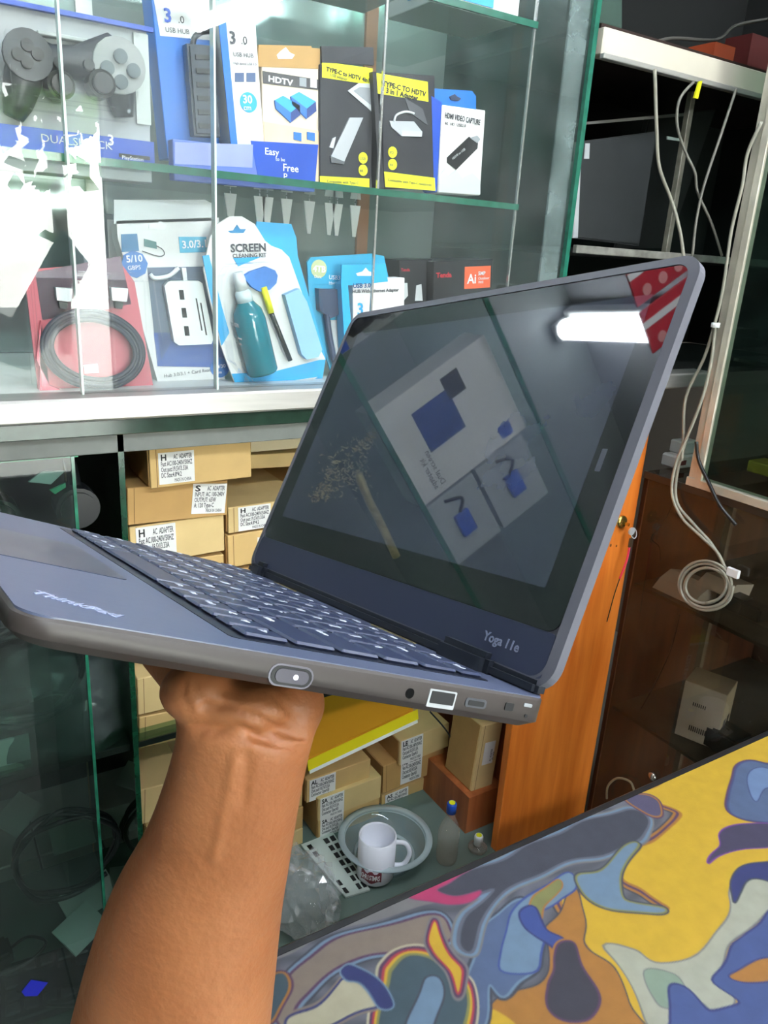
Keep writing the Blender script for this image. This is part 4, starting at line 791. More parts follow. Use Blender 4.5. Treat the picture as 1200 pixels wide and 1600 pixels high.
# crumpled clear bags
def crumple(name, label, cat, c0, size, m, seed, n=26, flatb=True, rz=0.0, amp=0.10):
    rnd = random.Random(seed); bm = bmesh.new(); bmesh.ops.create_icosphere(bm, subdivisions=4, radius=1)
    ks = [(Vector((rnd.gauss(0, 1), rnd.gauss(0, 1), rnd.gauss(0, 1))).normalized(), rnd.uniform(0.15, .5), rnd.uniform(3, 8)) for _ in range(n)]
    for v in bm.verts:
        d = 1.0; p = v.co.normalized()
        for k, a, f in ks: d += amp * a * abs(math.sin(f * p.dot(k) * 2.2 + a * 9))
        v.co = Vector((p.x * size[0] * d, p.y * size[1] * d, max(p.z * d, -0.35 if flatb else -9) * size[2]))
    return tag(link(name, fin(bm, name), m, None, loc=c0, rot=(0, 0, rz)), label, cat)
b0 = onZ(468, 1400, 0.30); crumple('plastic_bag', 'crumpled clear plastic bag beside the forearm on the bottom shelf', 'bag', (b0.x, b0.y + .005, 0.292), (0.026, 0.032, 0.030), BAG, 3, n=16, amp=0.55)

bm = bmesh.new(); rd = random.Random(9)  # flakes shaped as the daylight gleam that the laptop screen shows
for k in range(420):
    t = rd.random(); w_ = 0.008 + 0.030 * math.sin(PI * min(1, t * 1.1)) ** 2
    c0 = Vector((-0.044 + 0.034 * t + rd.gauss(0, w_ * .55) + (-.04 * rd.random() if .45 < t < .65 else 0), 1.055 + rd.gauss(0, .006), 1.445 + 0.145 * t + rd.gauss(0, .006)))
    a_ = Vector((rd.gauss(0, 1), rd.gauss(0, .6), rd.gauss(0, 1))).normalized() * rd.uniform(.002, .006); b_ = a_.orthogonal().normalized() * rd.uniform(.001, .004)
    bm.faces.new([bm.verts.new(c0 + q) for q in (a_, b_, -a_)])
tag(link('gleam_flakes', fin(bm, 'gleam_flakes'), GLEAM, None), 'pale gold flakes shaped as the daylight gleam mirrored in the laptop screen', 'gleam', None, 'stuff')
tag(tube('gleam_streak', [(-0.045, 1.038, 1.522), (-0.09, 1.035, 1.514), (-0.14, 1.035, 1.511), (-0.205, 1.035, 1.505)], 0.007, GLEAM), 'pale gold streak shaped as the tail of the mirrored daylight gleam', 'glint')  # added rod that draws the lower streak of the gleam
# ================================================================== dark goods in the left half behind the glass
def brick(label, p, rz, sz=(0.12, 0.05, 0.03), m=BLKPL, rx=0):
    r = thing('power_brick', label, 'adapter', p, (rx, 0, rz))
    box('brick_body', -sz[0] / 2, sz[0] / 2, -sz[1] / 2, sz[1] / 2, 0, sz[2], m, r, 0.006, 2)
    tube('lead', [(sz[0] / 2 - .005, 0, sz[2] / 2), (sz[0] / 2 + .03, 0.01, sz[2] / 2), (sz[0] / 2 + .05, -0.03, sz[2] * .8), (sz[0] / 2 + .01, -0.05, sz[2] * .7), (sz[0] / 2 - .06, -0.045, sz[2] * .8)], 0.003, CABLEB, r)
    return r
rnd = random.Random(5)
k = 0
WORDS = ['topmost', 'tilted', 'long', 'squat', 'scuffed', 'small', 'thick', 'slim', 'flat', 'hindmost', 'leaning', 'lowest']
for lv, (z, n) in enumerate(((0.785, 4), (0.27, 5))):
    for i in range(n):
        x = -0.28 + i * 0.11 if n == 4 else -0.36 + i * 0.115
        brick('%s black power brick with a coiled lead %s' % (WORDS[k], 'on the upper left dark shelf' if lv == 0 else 'on the bottom shelf at the lower left'), (x, 1.10 + rnd.uniform(0, .12), z + 0.001 + (0.04 * (i % 2))), rnd.uniform(-.7, .7)); k += 1
for i in range(3):
    pts = []
    cx, cy, z = 0.10 + 0.02 * i, 1.07 + 0.03 * i, (0.90, 1.06, 0.52)[i]
    R_ = (0.075, 0.05, 0.08)[i]
    for t in range(34):
        a = t * 0.55; pts.append((cx + (R_ + .006 * math.sin(t * 1.7)) * math.cos(a), cy + 0.012 * math.sin(t * .9), z + (R_ + .005 * math.cos(t * 2.1)) * math.sin(a)))
    tag(tube('cable_coil', pts, 0.0042, CABLEB), ('black cable coil hanging behind the left glass', 'small black cable coil high behind the left glass', 'black cable coil low behind the left glass')[i], 'cable')
p = onY(48, 748, 1.06)
r = thing('headset', 'black headset with a silver and green trim behind the left glass', 'headset', (p.x, 1.06, p.z))
tube('headband', [(-0.045, 0, -0.05), (-0.05, 0, 0.0), (-0.03, 0, 0.042), (0.01, 0, 0.052), (0.045, 0, 0.03), (0.055, 0, -0.02)], 0.008, BLKPL, r)
prism('silver_trim', [(-0.005, 0.0), (0.012, 0.012), (0.040, 0.010), (0.022, -0.006)], -0.014, -0.010, SILV, r); prism('green_trim', [(0.020, -0.014), (0.040, -0.006), (0.040, -0.012), (0.026, -0.020)], -0.014, -0.010, mat('green_trim', (60, 190, 140), 0.3), r)
prism('ear_cup', circ(-0.045, -0.045, 0.028, 20), -0.03, 0.02, BLKPL, r, 0.005); prism('ear_cup', circ(0.052, -0.04, 0.028, 20), -0.03, 0.02, BLKPL, r, 0.005)
z_ = onY(50, 715, 1.04); tag(box('green_rod', -0.25, z_.x + 0.055, 1.036, 1.044, z_.z - 0.003, z_.z + 0.003, mat('green_edge_rod', (50, 200, 140), 0.3)), 'thin bright green strip across the left glass compartment', 'strip')
for i, (u, v, w_) in enumerate(((118, 1322, .045), (140, 1415, .05), (128, 1470, .04), (30, 1290, .05))):  # sheets added where pale floor tiles would show through
    p = onZ(u, v, 0.30); pr_ = thing('tile_sheet', ('pale sheet standing in for floor tile between the black cables, upper', 'pale sheet standing in for floor tile between the black cables, middle', 'pale sheet standing in for floor tile between the black cables, lowest', 'added pale sheet at the left behind the power bricks')[i], 'paper', (p.x, max(1.03, p.y), 0.330 if i != 1 else 0.32), (0.5, 0, 0.3 * i))
    box('sheet', -w_, w_, -.03, .03, 0, 0.002, mat('tile_sheet', (188, 204, 198), 0.4), pr_); box('upper_layer', -w_, w_ * .4, -.028, .002, 0.002, 0.004, mat('tile_sheet', (188, 204, 198), 0.4), pr_)
g0 = onY(95, 1110, 1.10); crumple('plastic_bag', 'large grey clear bag pressed against the left glass below the laptop', 'bag', (g0.x - .02, 1.12, g0.z - 0.02), (0.085, 0.06, 0.085), glass('grey_bag', (215, 222, 222), 1.5, 0.15, 0.22, (150, 165, 165)), 11)
g0 = onY(20, 1165, 1.06); tag(box('paper_slip', g0.x - .03, g0.x + .02, 1.04, 1.044, g0.z - .03, g0.z + .025, mat('slip_white', (200, 208, 205), 0.4)), 'small white paper slip behind the left glass', 'paper')
kb2 = thing('old_keyboard', 'dark keyboard with faint keys lying on the bottom shelf at the far left', 'keyboard', (0.02, 1.12, 0.271), (0, 0, -0.1)); box('keyboard_body', -0.2, 0.16, -0.06, 0.06, 0, 0.02, BLKPL, kb2, 0.003)
ks = None
for i in range(12):
    for j in range(4):
        if ks is None: o_ = box('key', 0, 0.022, 0, 0.02, 0.02, 0.026, mat('key_dark', (40, 44, 50), 0.4), kb2, 0.002, loc=(-0.19, -0.05, 0)); ks = o_.data
        else: link('key', ks, None, kb2, loc=(-0.19 + i * .028, -0.05 + j * .026, 0))
sq = onY(55, 1545, 0.996); d_ = 0.0185
bs = tag(prism('blue_sticker', [(-d_, 0.002), (-0.004, d_ * .95), (d_, -0.001), (0.002, -d_), (-d_ * .8, -d_ * .5)], 0, 0.0006, mat('sticker_blue', (10, 24, 170), 0.5), None, loc=(sq.x, 0.9985, sq.z)), 'small deep blue sticker on the lower left glass', 'sticker')

# ================================================================== laptops in the dark cupboard and the right cases
def stood(label, cs, Y, th, m, edge=None, name='laptop_shell'):
    P_ = [onY(u, v, Y) for u, v in cs]; o = P_[0]; r = thing(name, label, 'laptop', o)
    prism('shell', [(p.x - o.x, p.z - o.z) for p in P_], 0, th, m, r, 0.003); return r, o
r, o = stood('grey laptop standing on its edge beside the green glass edge', [(897, 372), (1000, 384), (1028, 205), (898, 222)], 1.06, 0.016, mat('laptop_grey', (40, 43, 45), 0.45, noise=0.15))
P_ = [onY(u, v, 1.06) - o for u, v in ((893, 372), (901, 372), (907, 222), (899, 222))]; prism('silver_edge', [(p.x, p.z) for p in P_], -0.004, 0.018, SILV, r, 0.001)
P_ = [onY(u, v, 1.06) - o for u, v in ((912, 248), (920, 248), (921, 224), (914, 224))]; prism('white_mark', [(p.x, p.z) for p in P_], -0.001, 0.0, SILV, r)
r, o = stood('black laptop leaning open behind the thin post', [(960, 388), (1045, 388), (1120, 170), (1015, 185)], 1.14, 0.016, mat('laptop_black', (15, 16, 17), 0.55))
P_ = [onY(u, v, 1.14) - o for u, v in ((900, 196), (900, 192), (1075, 176), (1075, 181))]; prism('lid_rim', [(p.x, p.z) for p in P_], -0.003, 0.0, mat('rim_grey', (128, 126, 124), 0.4), r)
P_ = [onY(u, v, 1.14) - o for u, v in ((1041, 218), (1041, 213), (1063, 217), (1063, 221))]; prism('white_mark', [(p.x, p.z) for p in P_], -0.003, 0.0, WHITE, r)
for q, (u, v, Y, lb) in enumerate(((1086, 140, 0.985, 'yellow tape end on the thin post under the cream rail'), (1198, 118, 0.90, 'yellow tape on the aluminium post at the right edge'))):
    p = onY(u, v, Y); tag(prism('yellow_tape', [(-.006, -.014), (.004, -.014), (.008, .014), (0, .012)], 0, 0.003, mat('tape_yellow', (214, 214, 30), 0.5), None, loc=(p.x, p.y - 0.006, p.z)), lb, 'tape')
# clutter over the cream rail
p = onY(1140, 35, 1.08); tag(box('orange_carton', p.x - .03, p.x + .03, 1.08, 1.14, 1.857, 1.857 + 0.05, mat('orange_dark', (170, 72, 40), 0.5)), 'small dark orange carton above the cream rail', 'box')
p = onY(1185, 60, 1.10); tag(box('red_carton', p.x - .02, p.x + .06, 1.10, 1.16, 1.857, 1.857 + 0.09, mat('dark_red', (84, 26, 26), 0.5)), 'dark red carton above the cream rail at the right edge', 'box')
p = onY(920, 20, 1.06); tag(prism('glass_offcut', [(-.07, 0), (.05, 0), (.03, .09), (-.07, .13)], 0, 0.005, glass('offcut', (150, 175, 165), 1.5, 0, 0.3, (110, 135, 125)), None, loc=(p.x - .0, 1.03, 1.857)), 'green glass offcut leaning above the cream rail', 'glass')
tag(tube('dark_cable', [onY(u, v, 1.05) for u, v in ((1200, 30), (1150, 40), (1120, 62), (1050, 60), (1000, 70), (960, 50))], 0.003, mat('dusty_cable', (70, 68, 64), 0.5)), 'dusty dark cable trailing above the cream rail', 'cable')
# white hub on top of the counter case
p = onX(1040, 728, 1.30); r = thing('white_adapter', 'small white plug adapter stacked on the brown glass case', 'adapter', (1.335, 0.975, 1.1132))
p = onZ(1060, 728, 1.1135); r.location = (p.x, p.y, 1.1135)
box('lower_body', -0.035, 0.03, -0.02, 0.02, 0, 0.028, mat('adapter_white', (206, 204, 202), 0.35), r, 0.004); box('upper_body', -0.015, 0.035, -0.015, 0.02, 0.028, 0.055, mat('adapter_white', (206, 204, 202), 0.35), r, 0.003)
box('socket', -0.03, -0.005, -0.0208, -0.0195, 0.008, 0.018, mat('socket_red', (110, 50, 48), 0.5), r)
# laptops in the sliding-glass case
for i, z in enumerate((1.359, 1.378, 1.131)):
    r = thing('closed_laptop', ('lower silver laptop lying behind the sliding glass', 'upper silver laptop lying behind the sliding glass', 'black laptop on the floor of the sliding-glass case')[i], 'laptop', (1.42, 0.62, z))
    box('laptop_base', -0.10, 0.13, -0.16, 0.17 - .02 * i, 0, 0.010, SILV if i < 2 else BLKPL, r, 0.003, 2); box('laptop_lid', -0.10, 0.13, -0.16, 0.17 - .02 * i, 0.0105, 0.0165, SILV if i < 2 else BLKPL, r, 0.002, 2)
r = thing('yellow_tray', 'worn yellow strip box on the floor of the sliding-glass case', 'box', (1.36, 0.70, 1.15)); box('tray', -0.02, 0.03, -0.16, 0.13, 0, 0.022, mat('dirty_yellow', (150, 140, 40), 0.6, noise=0.5, scale=40), r, 0.002)
q = onX(1160, 470, 1.34); r = thing('standing_laptop', 'dark laptop with a pale rim standing behind the sliding glass', 'laptop', (1.42, 0.60, 1.39)); box('screen_lid', -0.005, 0.005, -0.14, 0.20, 0.01, 0.24, mat('laptop_black', (15, 16, 17), 0.5), r, 0.004); box('lid_rim', -0.007, -0.005, -0.14, 0.20, 0.236, 0.242, SILV, r)

# ================================================================== cables on the right
def wpath(L): return [onX(u, v, x) for u, v, x in L]
def wp2(L): return [onY(u, v, y) for u, v, y in L]
tag(tube('white_cable', wp2([(1023, 108, .97), (1026, 200, .97), (1030, 260, .97), (1048, 310, .97), (1060, 350, .96), (1068, 400, .95), (1070, 470, .94)]), 0.0030, CABLEW), 'white cable hanging from the cream rail nearest the glass case', 'cable')
tag(tube('white_cable', wp2([(1084, 128, .97), (1062, 155, .97), (1058, 195, .97), (1070, 235, .97), (1086, 270, .96), (1090, 300, .96), (1112, 350, .95), (1128, 400, .94)]), 0.0024, mat('grey_cable', (112, 110, 102), 0.5)), 'thin grey cable looping past the yellow tape', 'cable')
tag(tube('white_cable', wp2([(1150, 140, .96), (1125, 215, .95), (1100, 290, .95), (1088, 345, .95), (1082, 400, .94)]), 0.0024, mat('grey_cable', (112, 110, 102), 0.5)), 'thin grey cable slanting down towards the laptop corner', 'cable')
tag(tube('white_cable', wpath([(1190, 190, 1.25), (1168, 240, 1.25), (1160, 290, 1.25), (1143, 360, 1.25), (1130, 450, 1.25), (1117, 505, 1.25), (1100, 560, 1.25), (1072, 620, 1.25), (1068, 680, 1.25), (1066, 720, 1.25)]), 0.0030, CABLEW), 'white cable running down along the aluminium post', 'cable')
tag(tube('white_cable', wpath([(1118, 505, 1.248), (1112, 560, 1.248), (1098, 620, 1.248), (1075, 680, 1.248), (1056, 725, 1.248), (1050, 770, 1.248), (1065, 808, 1.248), (1095, 838, 1.248), (1120, 862, 1.248), (1132, 885, 1.248)]), 0.0030, CABLEW), 'white cable leading down into the coil on the brown case', 'cable')
tag(tube('white_cable', wpath([(1072, 690, 1.252), (1058, 740, 1.252), (1058, 785, 1.252), (1085, 820, 1.252), (1112, 850, 1.252), (1135, 890, 1.252)]), 0.0030, CABLEW), 'second white cable leading into the coil on the brown case', 'cable')
pts = []
for t in range(0, 44):
    a = t * 0.62; rr = 37 + 7 * math.sin(t * 0.245 + 1); pts.append(onX(1103 + rr * math.cos(a) + 3 * math.sin(t * .37), 915 + rr * .88 * math.sin(a), 1.250 - 0.002 * (t % 5) * .6))
tag(tube('cable_coil', pts, 0.0028, CABLEW, k=5), 'round coil of white cable hanging before the brown glass case', 'cable')
pc = onX(1146, 895, 1.248); tag(box('white_clip', pc.x - .004, pc.x + .003, pc.y - .012, pc.y + .012, pc.z - .008, pc.z + .008, WHITE, None, 0.001), 'white plug block on the cable coil', 'clip')
pc = onX(1118, 508, 1.244); tag(lathe('cable_tie', [(0.004, -.004), (0.0075, -.004), (0.0075, .004), (0.004, .004)], WHITE, loc=pc, n=14), 'white tie round the hanging cables', 'tie')
tag(tube('black_cable', wpath([(1088, 690, 1.25), (1092, 720, 1.25), (1108, 755, 1.25), (1125, 790, 1.25), (1150, 820, 1.25)]), 0.0036, CABLEB), 'black cable curving over the edge of the brown case', 'cable')
tag(tube('thin_wire', wpath([(1050, 790, 1.27), (1038, 815, 1.27), (1018, 840, 1.27), (1030, 855, 1.27), (1032, 878, 1.27)]), 0.0012, CABLEB), 'thin black wire just inside the brown case glass', 'wire')
tag(tube('thin_wire', wpath([(1062, 960, 1.29), (1050, 1010, 1.29), (1028, 1060, 1.29), (1000, 1110, 1.29)]), 0.0014, CABLEB), 'long thin black wire below the inner shelf of the brown case', 'wire')
# inside the brown case
z0 = 0.869
a_ = onZ(1052, 905, z0); pb = thing('paper_stack', 'crumpled white paper on the inner shelf behind the cable coil', 'paper', (1.34, 0.90, z0))
prism('sheet', [(-0.05, 0), (0.06, 0), (0.05, 0.022), (0.0, 0.034), (-0.03, 0.02)], -0.05, 0.05, PAPER, pb); prism('sheet', [(-0.01, 0.03), (0.07, 0.012), (0.08, 0.04), (0.02, 0.05)], -0.09, -0.02, PAPER, pb)
p1 = onX(1055, 1050, 1.30); wb_ = thing('white_carton', 'small white carton with black barcodes on the middle shelf of the brown case', 'box', (1.31, p1.y - 0.02, 0.569), (0, 0, 0.35))
box('carton', 0, 0.075, -0.085, 0.0, 0, 0.13, mat('ivory_card', (206, 200, 178), 0.6), wb_, 0.001)
box('white_face', -0.0006, 0, -0.084, -0.001, 0.001, 0.129, PAPER, wb_)
for yy in range(9): box('barcode_bar', -0.001, -0.0006, -0.06 + yy * .004, -0.058 + yy * .004, 0.022, 0.034, BLACK, wb_); 
for yy in range(7): box('barcode_bar', -0.001, -0.0006, -0.05 + yy * .004, -0.048 + yy * .004, 0.080, 0.088, BLACK, wb_)
for yy in (0.018, 0.045):
    box('black_square', yy, yy + .014, -0.0858, -0.085, 0.045, 0.060, BLACK, wb_); box('black_square', yy, yy + .012, -0.0858, -0.085, 0.012, 0.022, BLACK, wb_)
for i, (u, v, s) in enumerate(((1155, 905, .02), (1165, 1000, .03), (1180, 935, .018))):
    p = onX(u, v, 1.36); tag(box('dark_lump', p.x - s, p.x + s, p.y - s * 1.5, p.y + s * 1.5, (z0, 0.569, z0)[i], (z0, 0.569, z0)[i] + s * 1.6, BLKPL, None, 0.004, 2), ('small black block', 'large black block', 'little black block')[i] + (' on the inner shelf behind the coil', ' beside the white carton', ' at the right end of the inner shelf')[i], 'block')
tag(tube('ring_cable', [onX(u, v, 1.252) for u, v in ((948, 1248), (950, 1228), (965, 1216), (985, 1222), (992, 1240))], 0.0026, mat('ivory_cable', (150, 140, 112), 0.5)), 'short ivory cable loop low on the brown glass', 'cable')
pc = onX(1022, 1212, 1.262); tag(lathe('chrome_knob', [(0, 0.012), (0.009, 0.010), (0.010, 0.004), (0.006, 0.0), (0, 0)], mat('chrome', (210, 208, 200), 0.15, 0.9), M4=Matrix.Translation(pc) @ Matrix.Rotation(-PI / 2, 4, 'Y')), 'small chrome knob low on the brown glass case', 'knob')

# ================================================================== the laptop
LR = Matrix(((-0.0395, -0.9293, 0.3672), (0.9825, 0.0308, 0.1836), (-0.1819, 0.3680, 0.9119))); LT = Vector((0.2126, 0.1985, 1.3301)); LA = 1.70
LM = Matrix.Translation(LT) @ LR.to_4x4()
lap = thing('laptop', 'dark grey convertible laptop held open at an angle with a glossy reflecting screen', 'laptop', M4=LM)
LAPD = mat('laptop_slate', (84, 92, 118), 0.36, 0, 0.6, noise=0.06, scale=200, bump=0.02)
LAPS = mat('laptop_side', (60, 54, 52), 0.45, 0, 0.5, noise=0.08, scale=160)
KEYM = mat('key_black', (48, 56, 84), 0.32, 0, 0.6)
TOP = -0.0022
# base: rounded slab thinner at the front
o2 = rrect(0.0, 0.300, -0.006, 0.2079, 0.011, 16)
bm = bmesh.new(); n_ = len(o2); rings = []
def yb_(y): return -0.0155 + 0.0045 * max(0, y) / 0.21
for ins, hz in ((0.0, -1), (0.0008, 0), (0.0, 1), (0.0, 2), (0.004, 3)):
    ring = []
    for x, y in o2:
        cx, cy = 0.15, 0.10; dx = -ins * (1 if x > cx else -1); dy = -ins * (1 if y > cy else -1)
        z = {-1: None, 0: TOP, 1: TOP - 0.001, 2: yb_(y) + 0.003, 3: yb_(y)}[hz]
        if hz == -1: continue
        ring.append(bm.verts.new((x + dx, y + dy, z)))
    if ring: rings.append(ring)
bm.faces.new(rings[0])
for A, B in zip(rings, rings[1:]):
    for i in range(n_): bm.faces.new((A[i], B[i], B[(i + 1) % n_], A[(i + 1) % n_]))
bm.faces.new(rings[-1][::-1])
bo_ = link('base', fin(bm, 'base'), LAPS, lap)
for p in bo_.data.polygons: p.use_smooth = abs(p.normal.z) < 0.5
pl = [(x, y) for x, y in rrect(0.0008, 0.2992, -0.0052, 0.2071, 0.010, 16)]
def slab(name, pts, z0, z1, m, par, bev=0):
    bm = bmesh.new(); a = [bm.verts.new((x, y, z0)) for x, y in pts]; b = [bm.verts.new((x, y, z1)) for x, y in pts]; n = len(pts)
    bm.faces.new(a[::-1]); f = bm.faces.new(b)
    for i in range(n): bm.faces.new((a[i], a[(i + 1) % n], b[(i + 1) % n], b[i]))
    if bev: bmesh.ops.bevel(bm, geom=list(f.edges), offset=bev, segments=1, affect='EDGES')
    return link(name, fin(bm, name), m, par)
slab('palm_deck', pl, TOP - 0.0005, TOP + 0.0004, LAPD, lap)
slab('keyboard_well', rrect(0.016, 0.286, 0.016, 0.138, 0.003, 3), TOP + 0.0004, TOP + 0.0006, mat('key_well', (24, 28, 42), 0.4), lap)
slab('touchpad', rrect(0.105, 0.200, 0.147, 0.200, 0.003, 3), TOP + 0.0004, TOP + 0.0007, mat('touchpad', (58, 64, 84), 0.28), lap)
rows = [(12, ['Esc'] + ['F%d' % i for i in range(1, 13)] + ['Ins', 'Del', 'End'], [1] * 16),
        (18, list('`1234567890-=') + ['Bksp'], [1] * 13 + [2]), (18, ['Tab'] + list('QWERTYUIOP[]\\'), [1.5] + [1] * 12 + [1.5]),
        (18, ['Caps'] + list("ASDFGHJKL;'") + ['Enter'], [1.8] + [1] * 11 + [2.2]), (18, ['Shift'] + list('ZXCVBNM,./') + ['Shift'], [2.3] + [1] * 10 + [2.7]),
        (18, ['Fn', 'Ctrl', 'Win', 'Alt', ' ', 'Alt', 'Prt', 'Ctrl', '<', 'v', '>'], [1, 1.2, 1, 1, 5.3, 1, 1, 1, .83, .83, .84])]
y = 0.0185; kc = {}
T2 = Matrix.Rotation(PI, 4, 'Z')
for h_, names, ws in rows:
    pitch = (0.0145 if h_ == 12 else 0.0203); tot = sum(ws); x = 0.283
    for nm, w in zip(names, ws):
        wd = w / tot * 0.265; key_ = (round(wd, 5), h_)
        if key_ not in kc:
            bm = bmesh.new(); bm_box(bm, -wd / 2 + .0012, wd / 2 - .0012, 0.0, pitch - .0026, 0, 0.0018, 0.0009, 1); kc[key_] = fin(bm, 'key'); kc[key_].materials.append(KEYM)
        ko = link('key', kc[key_], None, lap, loc=(x - wd / 2, y, TOP + 0.0006))
        if nm.strip(): text(nm, 0.0062 if len(nm) == 1 else 0.0038, mat('key_legend', (225, 230, 245), 0.4), ko, Matrix.Translation((wd / 2 - .0035, pitch * .42 if len(nm) == 1 else pitch * .5, 0.0019)) @ T2, bold=.035, name='legend')
        x -= wd
    y += pitch
text('ThinkPad', 0.0090, mat('logo_silver', (190, 200, 235), 0.25, 0.3), lap, Matrix.Translation((0.0330, 0.1995, TOP + 0.0006)) @ Matrix.Rotation(PI + 0.92, 4, 'Z'), bold=.03, sx=.85)
# right side: button and sockets
def side(name, y0, y1, z0, z1, m, par=None, r=0.0018, out=0.0004):
    pts = rrect(y0, y1, z0, z1, r, 4); bm = bmesh.new(); a = [bm.verts.new((-out, p, q)) for p, q in pts]; b = [bm.verts.new((0.0006, p, q)) for p, q in pts]; n = len(pts); bm.faces.new(a)
    for i in range(n): bm.faces.new((a[i], b[i], b[(i + 1) % n], a[(i + 1) % n]))
    return link(name, fin(bm, name), m, par or lap)
RIM = mat('button_rim', (110, 108, 118), 0.3, 0.4)
pw = side('power_button', 0.1128, 0.1298, -0.0118, -0.0044, RIM, None, 0.0036, 0.0002); side('button_recess', 0.1136, 0.1290, -0.0112, -0.0050, BLKPL, pw, 0.003, 0.0005); side('button_cap', 0.1150, 0.1276, -0.0103, -0.0058, mat('button_grey', (70, 68, 78), 0.35), pw, 0.0022, 0.0009); side('button_light', 0.1192, 0.1209, -0.0089, -0.0072, mat('led_white', (235, 238, 255), 0.4, emit=1.2), pw, 0.0008, 0.0012)
side('audio_jack', 0.0690, 0.0728, -0.0098, -0.0060, BLKGL, None, 0.0018)
us = side('usb_socket', 0.0482, 0.0618, -0.0118, -0.0050, SILV, None, 0.0005, 0.0003); side('socket_opening', 0.0492, 0.0608, -0.0102, -0.0056, BLACK, us, 0.0004, 0.0006)
hd = side('display_socket', 0.0318, 0.0430, -0.0098, -0.0062, mat('socket_grey', (90, 92, 98), 0.35, 0.4), None, 0.0012); side('socket_opening', 0.0332, 0.0416, -0.0090, -0.0070, BLACK, hd, 0.0006, 0.0007)
side('lock_slot', 0.0165, 0.0212, -0.0090, -0.0058, BLACK, None, 0.0006); side('charge_light', 0.0072, 0.0088, -0.0108, -0.0094, BLACK, None, 0.0006); side('side_badge', 0.0060, 0.0108, -0.0064, -0.0050, GREYP, None, 0.0005)
# lid
LDM = Matrix.Rotation(LA, 4, 'X')
def lid(name, pts, z0, z1, m, par=None, bev=0):
    o = slab(name, pts, z0, z1, m, None, bev); o.matrix_local = LDM; o.parent = lap; return o
LIDM = mat('lid_grey', (94, 95, 104), 0.42, 0, 0.5, noise=0.05, scale=150)
bm = bmesh.new(); O = rrect(-0.0008, 0.3008, 0.0, 0.2088, 0.012, 7); I = rrect(0.0042, 0.2958, 0.0045, 0.2040, 0.008, 7); n_ = len(O)
lv = [[bm.verts.new((x, y, z)) for x, y in L] for L, z in ((I, 0.0006), (I, -0.0006), (O, 0.0002), (O, 0.0050))]
O2 = rrect(0.003, 0.297, 0.003, 0.205, 0.010, 7); lv.append([bm.verts.new((x, y, 0.0078)) for x, y in O2])
for A, B in zip(lv, lv[1:]):
    for i in range(n_): bm.faces.new((A[i], B[i], B[(i + 1) % n_], A[(i + 1) % n_]))
bm.faces.new(lv[0][::-1]); bm.faces.new(lv[-1])
bmesh.ops.recalc_face_normals(bm, faces=bm.faces)
lo2 = link('lid', fin(bm, 'lid'), LIDM, None, M4=LDM, smooth=False); lo2.parent = lap
SCRB = mat('screen_bezel', (8, 9, 14), 0.02, 0, 0.9, ior=1.75)
SCRD = mat('screen_display', (62, 68, 84), 0.02, 0, 0.9, ior=1.75, noise=0.35, scale=14)
lid('screen_bezel', rrect(0.0046, 0.2954, 0.0250, 0.2036, 0.007, 6), -0.0002, 0.0006, SCRB)
lid('screen_display', rrect(0.0200, 0.2800, 0.0430, 0.1900, 0.0005, 1), -0.00028, 0.0, SCRD)
lid('chin', rrect(0.0046, 0.2954, 0.0046, 0.0248, 0.002, 3), -0.0004, 0.0006, mat('chin_slate', (46, 52, 74), 0.35, 0, 0.6))
tx = text('Yoga 11e', 0.0062, mat('logo_grey', (140, 146, 170), 0.3, 0.3), None, LDM @ Matrix.Translation((0.0450, 0.0120, -0.0006)) @ Matrix.Rotation(PI, 4, 'Y'), bold=.02); tx.parent = lap
st = lid('screen_sticker', rrect(0.0135, 0.0165, 0.100, 0.111, 0.0003, 1), -0.0004, 0.0, mat('sticker_dim', (70, 74, 84), 0.4))
for xx in (0.033, 0.268):
    h0 = box('hinge', xx - 0.0 if xx < .1 else xx - 0.0, xx + 0.036 if xx < .1 else xx + 0.014, -0.0085, 0.006, -0.006, 0.0075, mat('hinge_black', (34, 38, 46), 0.3), lap, 0.003, 2)
    box('hinge_gleam', xx + 0.006, (xx + 0.030 if xx < .1 else xx + 0.012), -0.0045, -0.0020, 0.0072, 0.0079, GOLD, lap)
tubeb = box('hinge_bar', 0.004, 0.296, -0.006, 0.002, -0.003, 0.0040, mat('hinge_black', (34, 38, 46), 0.3), lap, 0.002, 2)
box('vent_strip', 0.085, 0.125, 0.0035, 0.0055, TOP + .0004, TOP + .0009, mat('vent_gleam', (190, 175, 130), 0.25, 0.7), lap); box('vent_strip', 0.215, 0.245, 0.0035, 0.0055, TOP + .0004, TOP + .0009, mat('vent_gleam', (190, 175, 130), 0.25, 0.7), lap)

# ================================================================== the arm and hand that hold the laptop
def cp(u, v, d): return CAM + ray(u, v) * (d / F)                 # a joint at camera depth d
bm = bmesh.new()
def limb(P_, R_, n=20):      # oval sweep: radii (wide, thick) per joint, wide axis along the view's right
    m = len(P_); rings = []
    for i in range(m):
        T = (P_[min(i + 1, m - 1)] - P_[max(i - 1, 0)]).normalized(); A = (cr - cr.dot(T) * T).normalized(); B = T.cross(A)
        rings.append([bm.verts.new(P_[i] + R_[i][0] * math.cos(2 * PI * j / n) * A + R_[i][1] * math.sin(2 * PI * j / n) * B) for j in range(n)])
    for a, b in zip(rings, rings[1:]):
        for j in range(n): bm.faces.new((a[j], a[(j + 1) % n], b[(j + 1) % n], b[j]))
    bm.faces.new(rings[0][::-1]); bm.faces.new(rings[-1])
def lw(x, y, z): return LM @ Vector((x, y, z))
W0 = cp(380, 1165, 0.302)
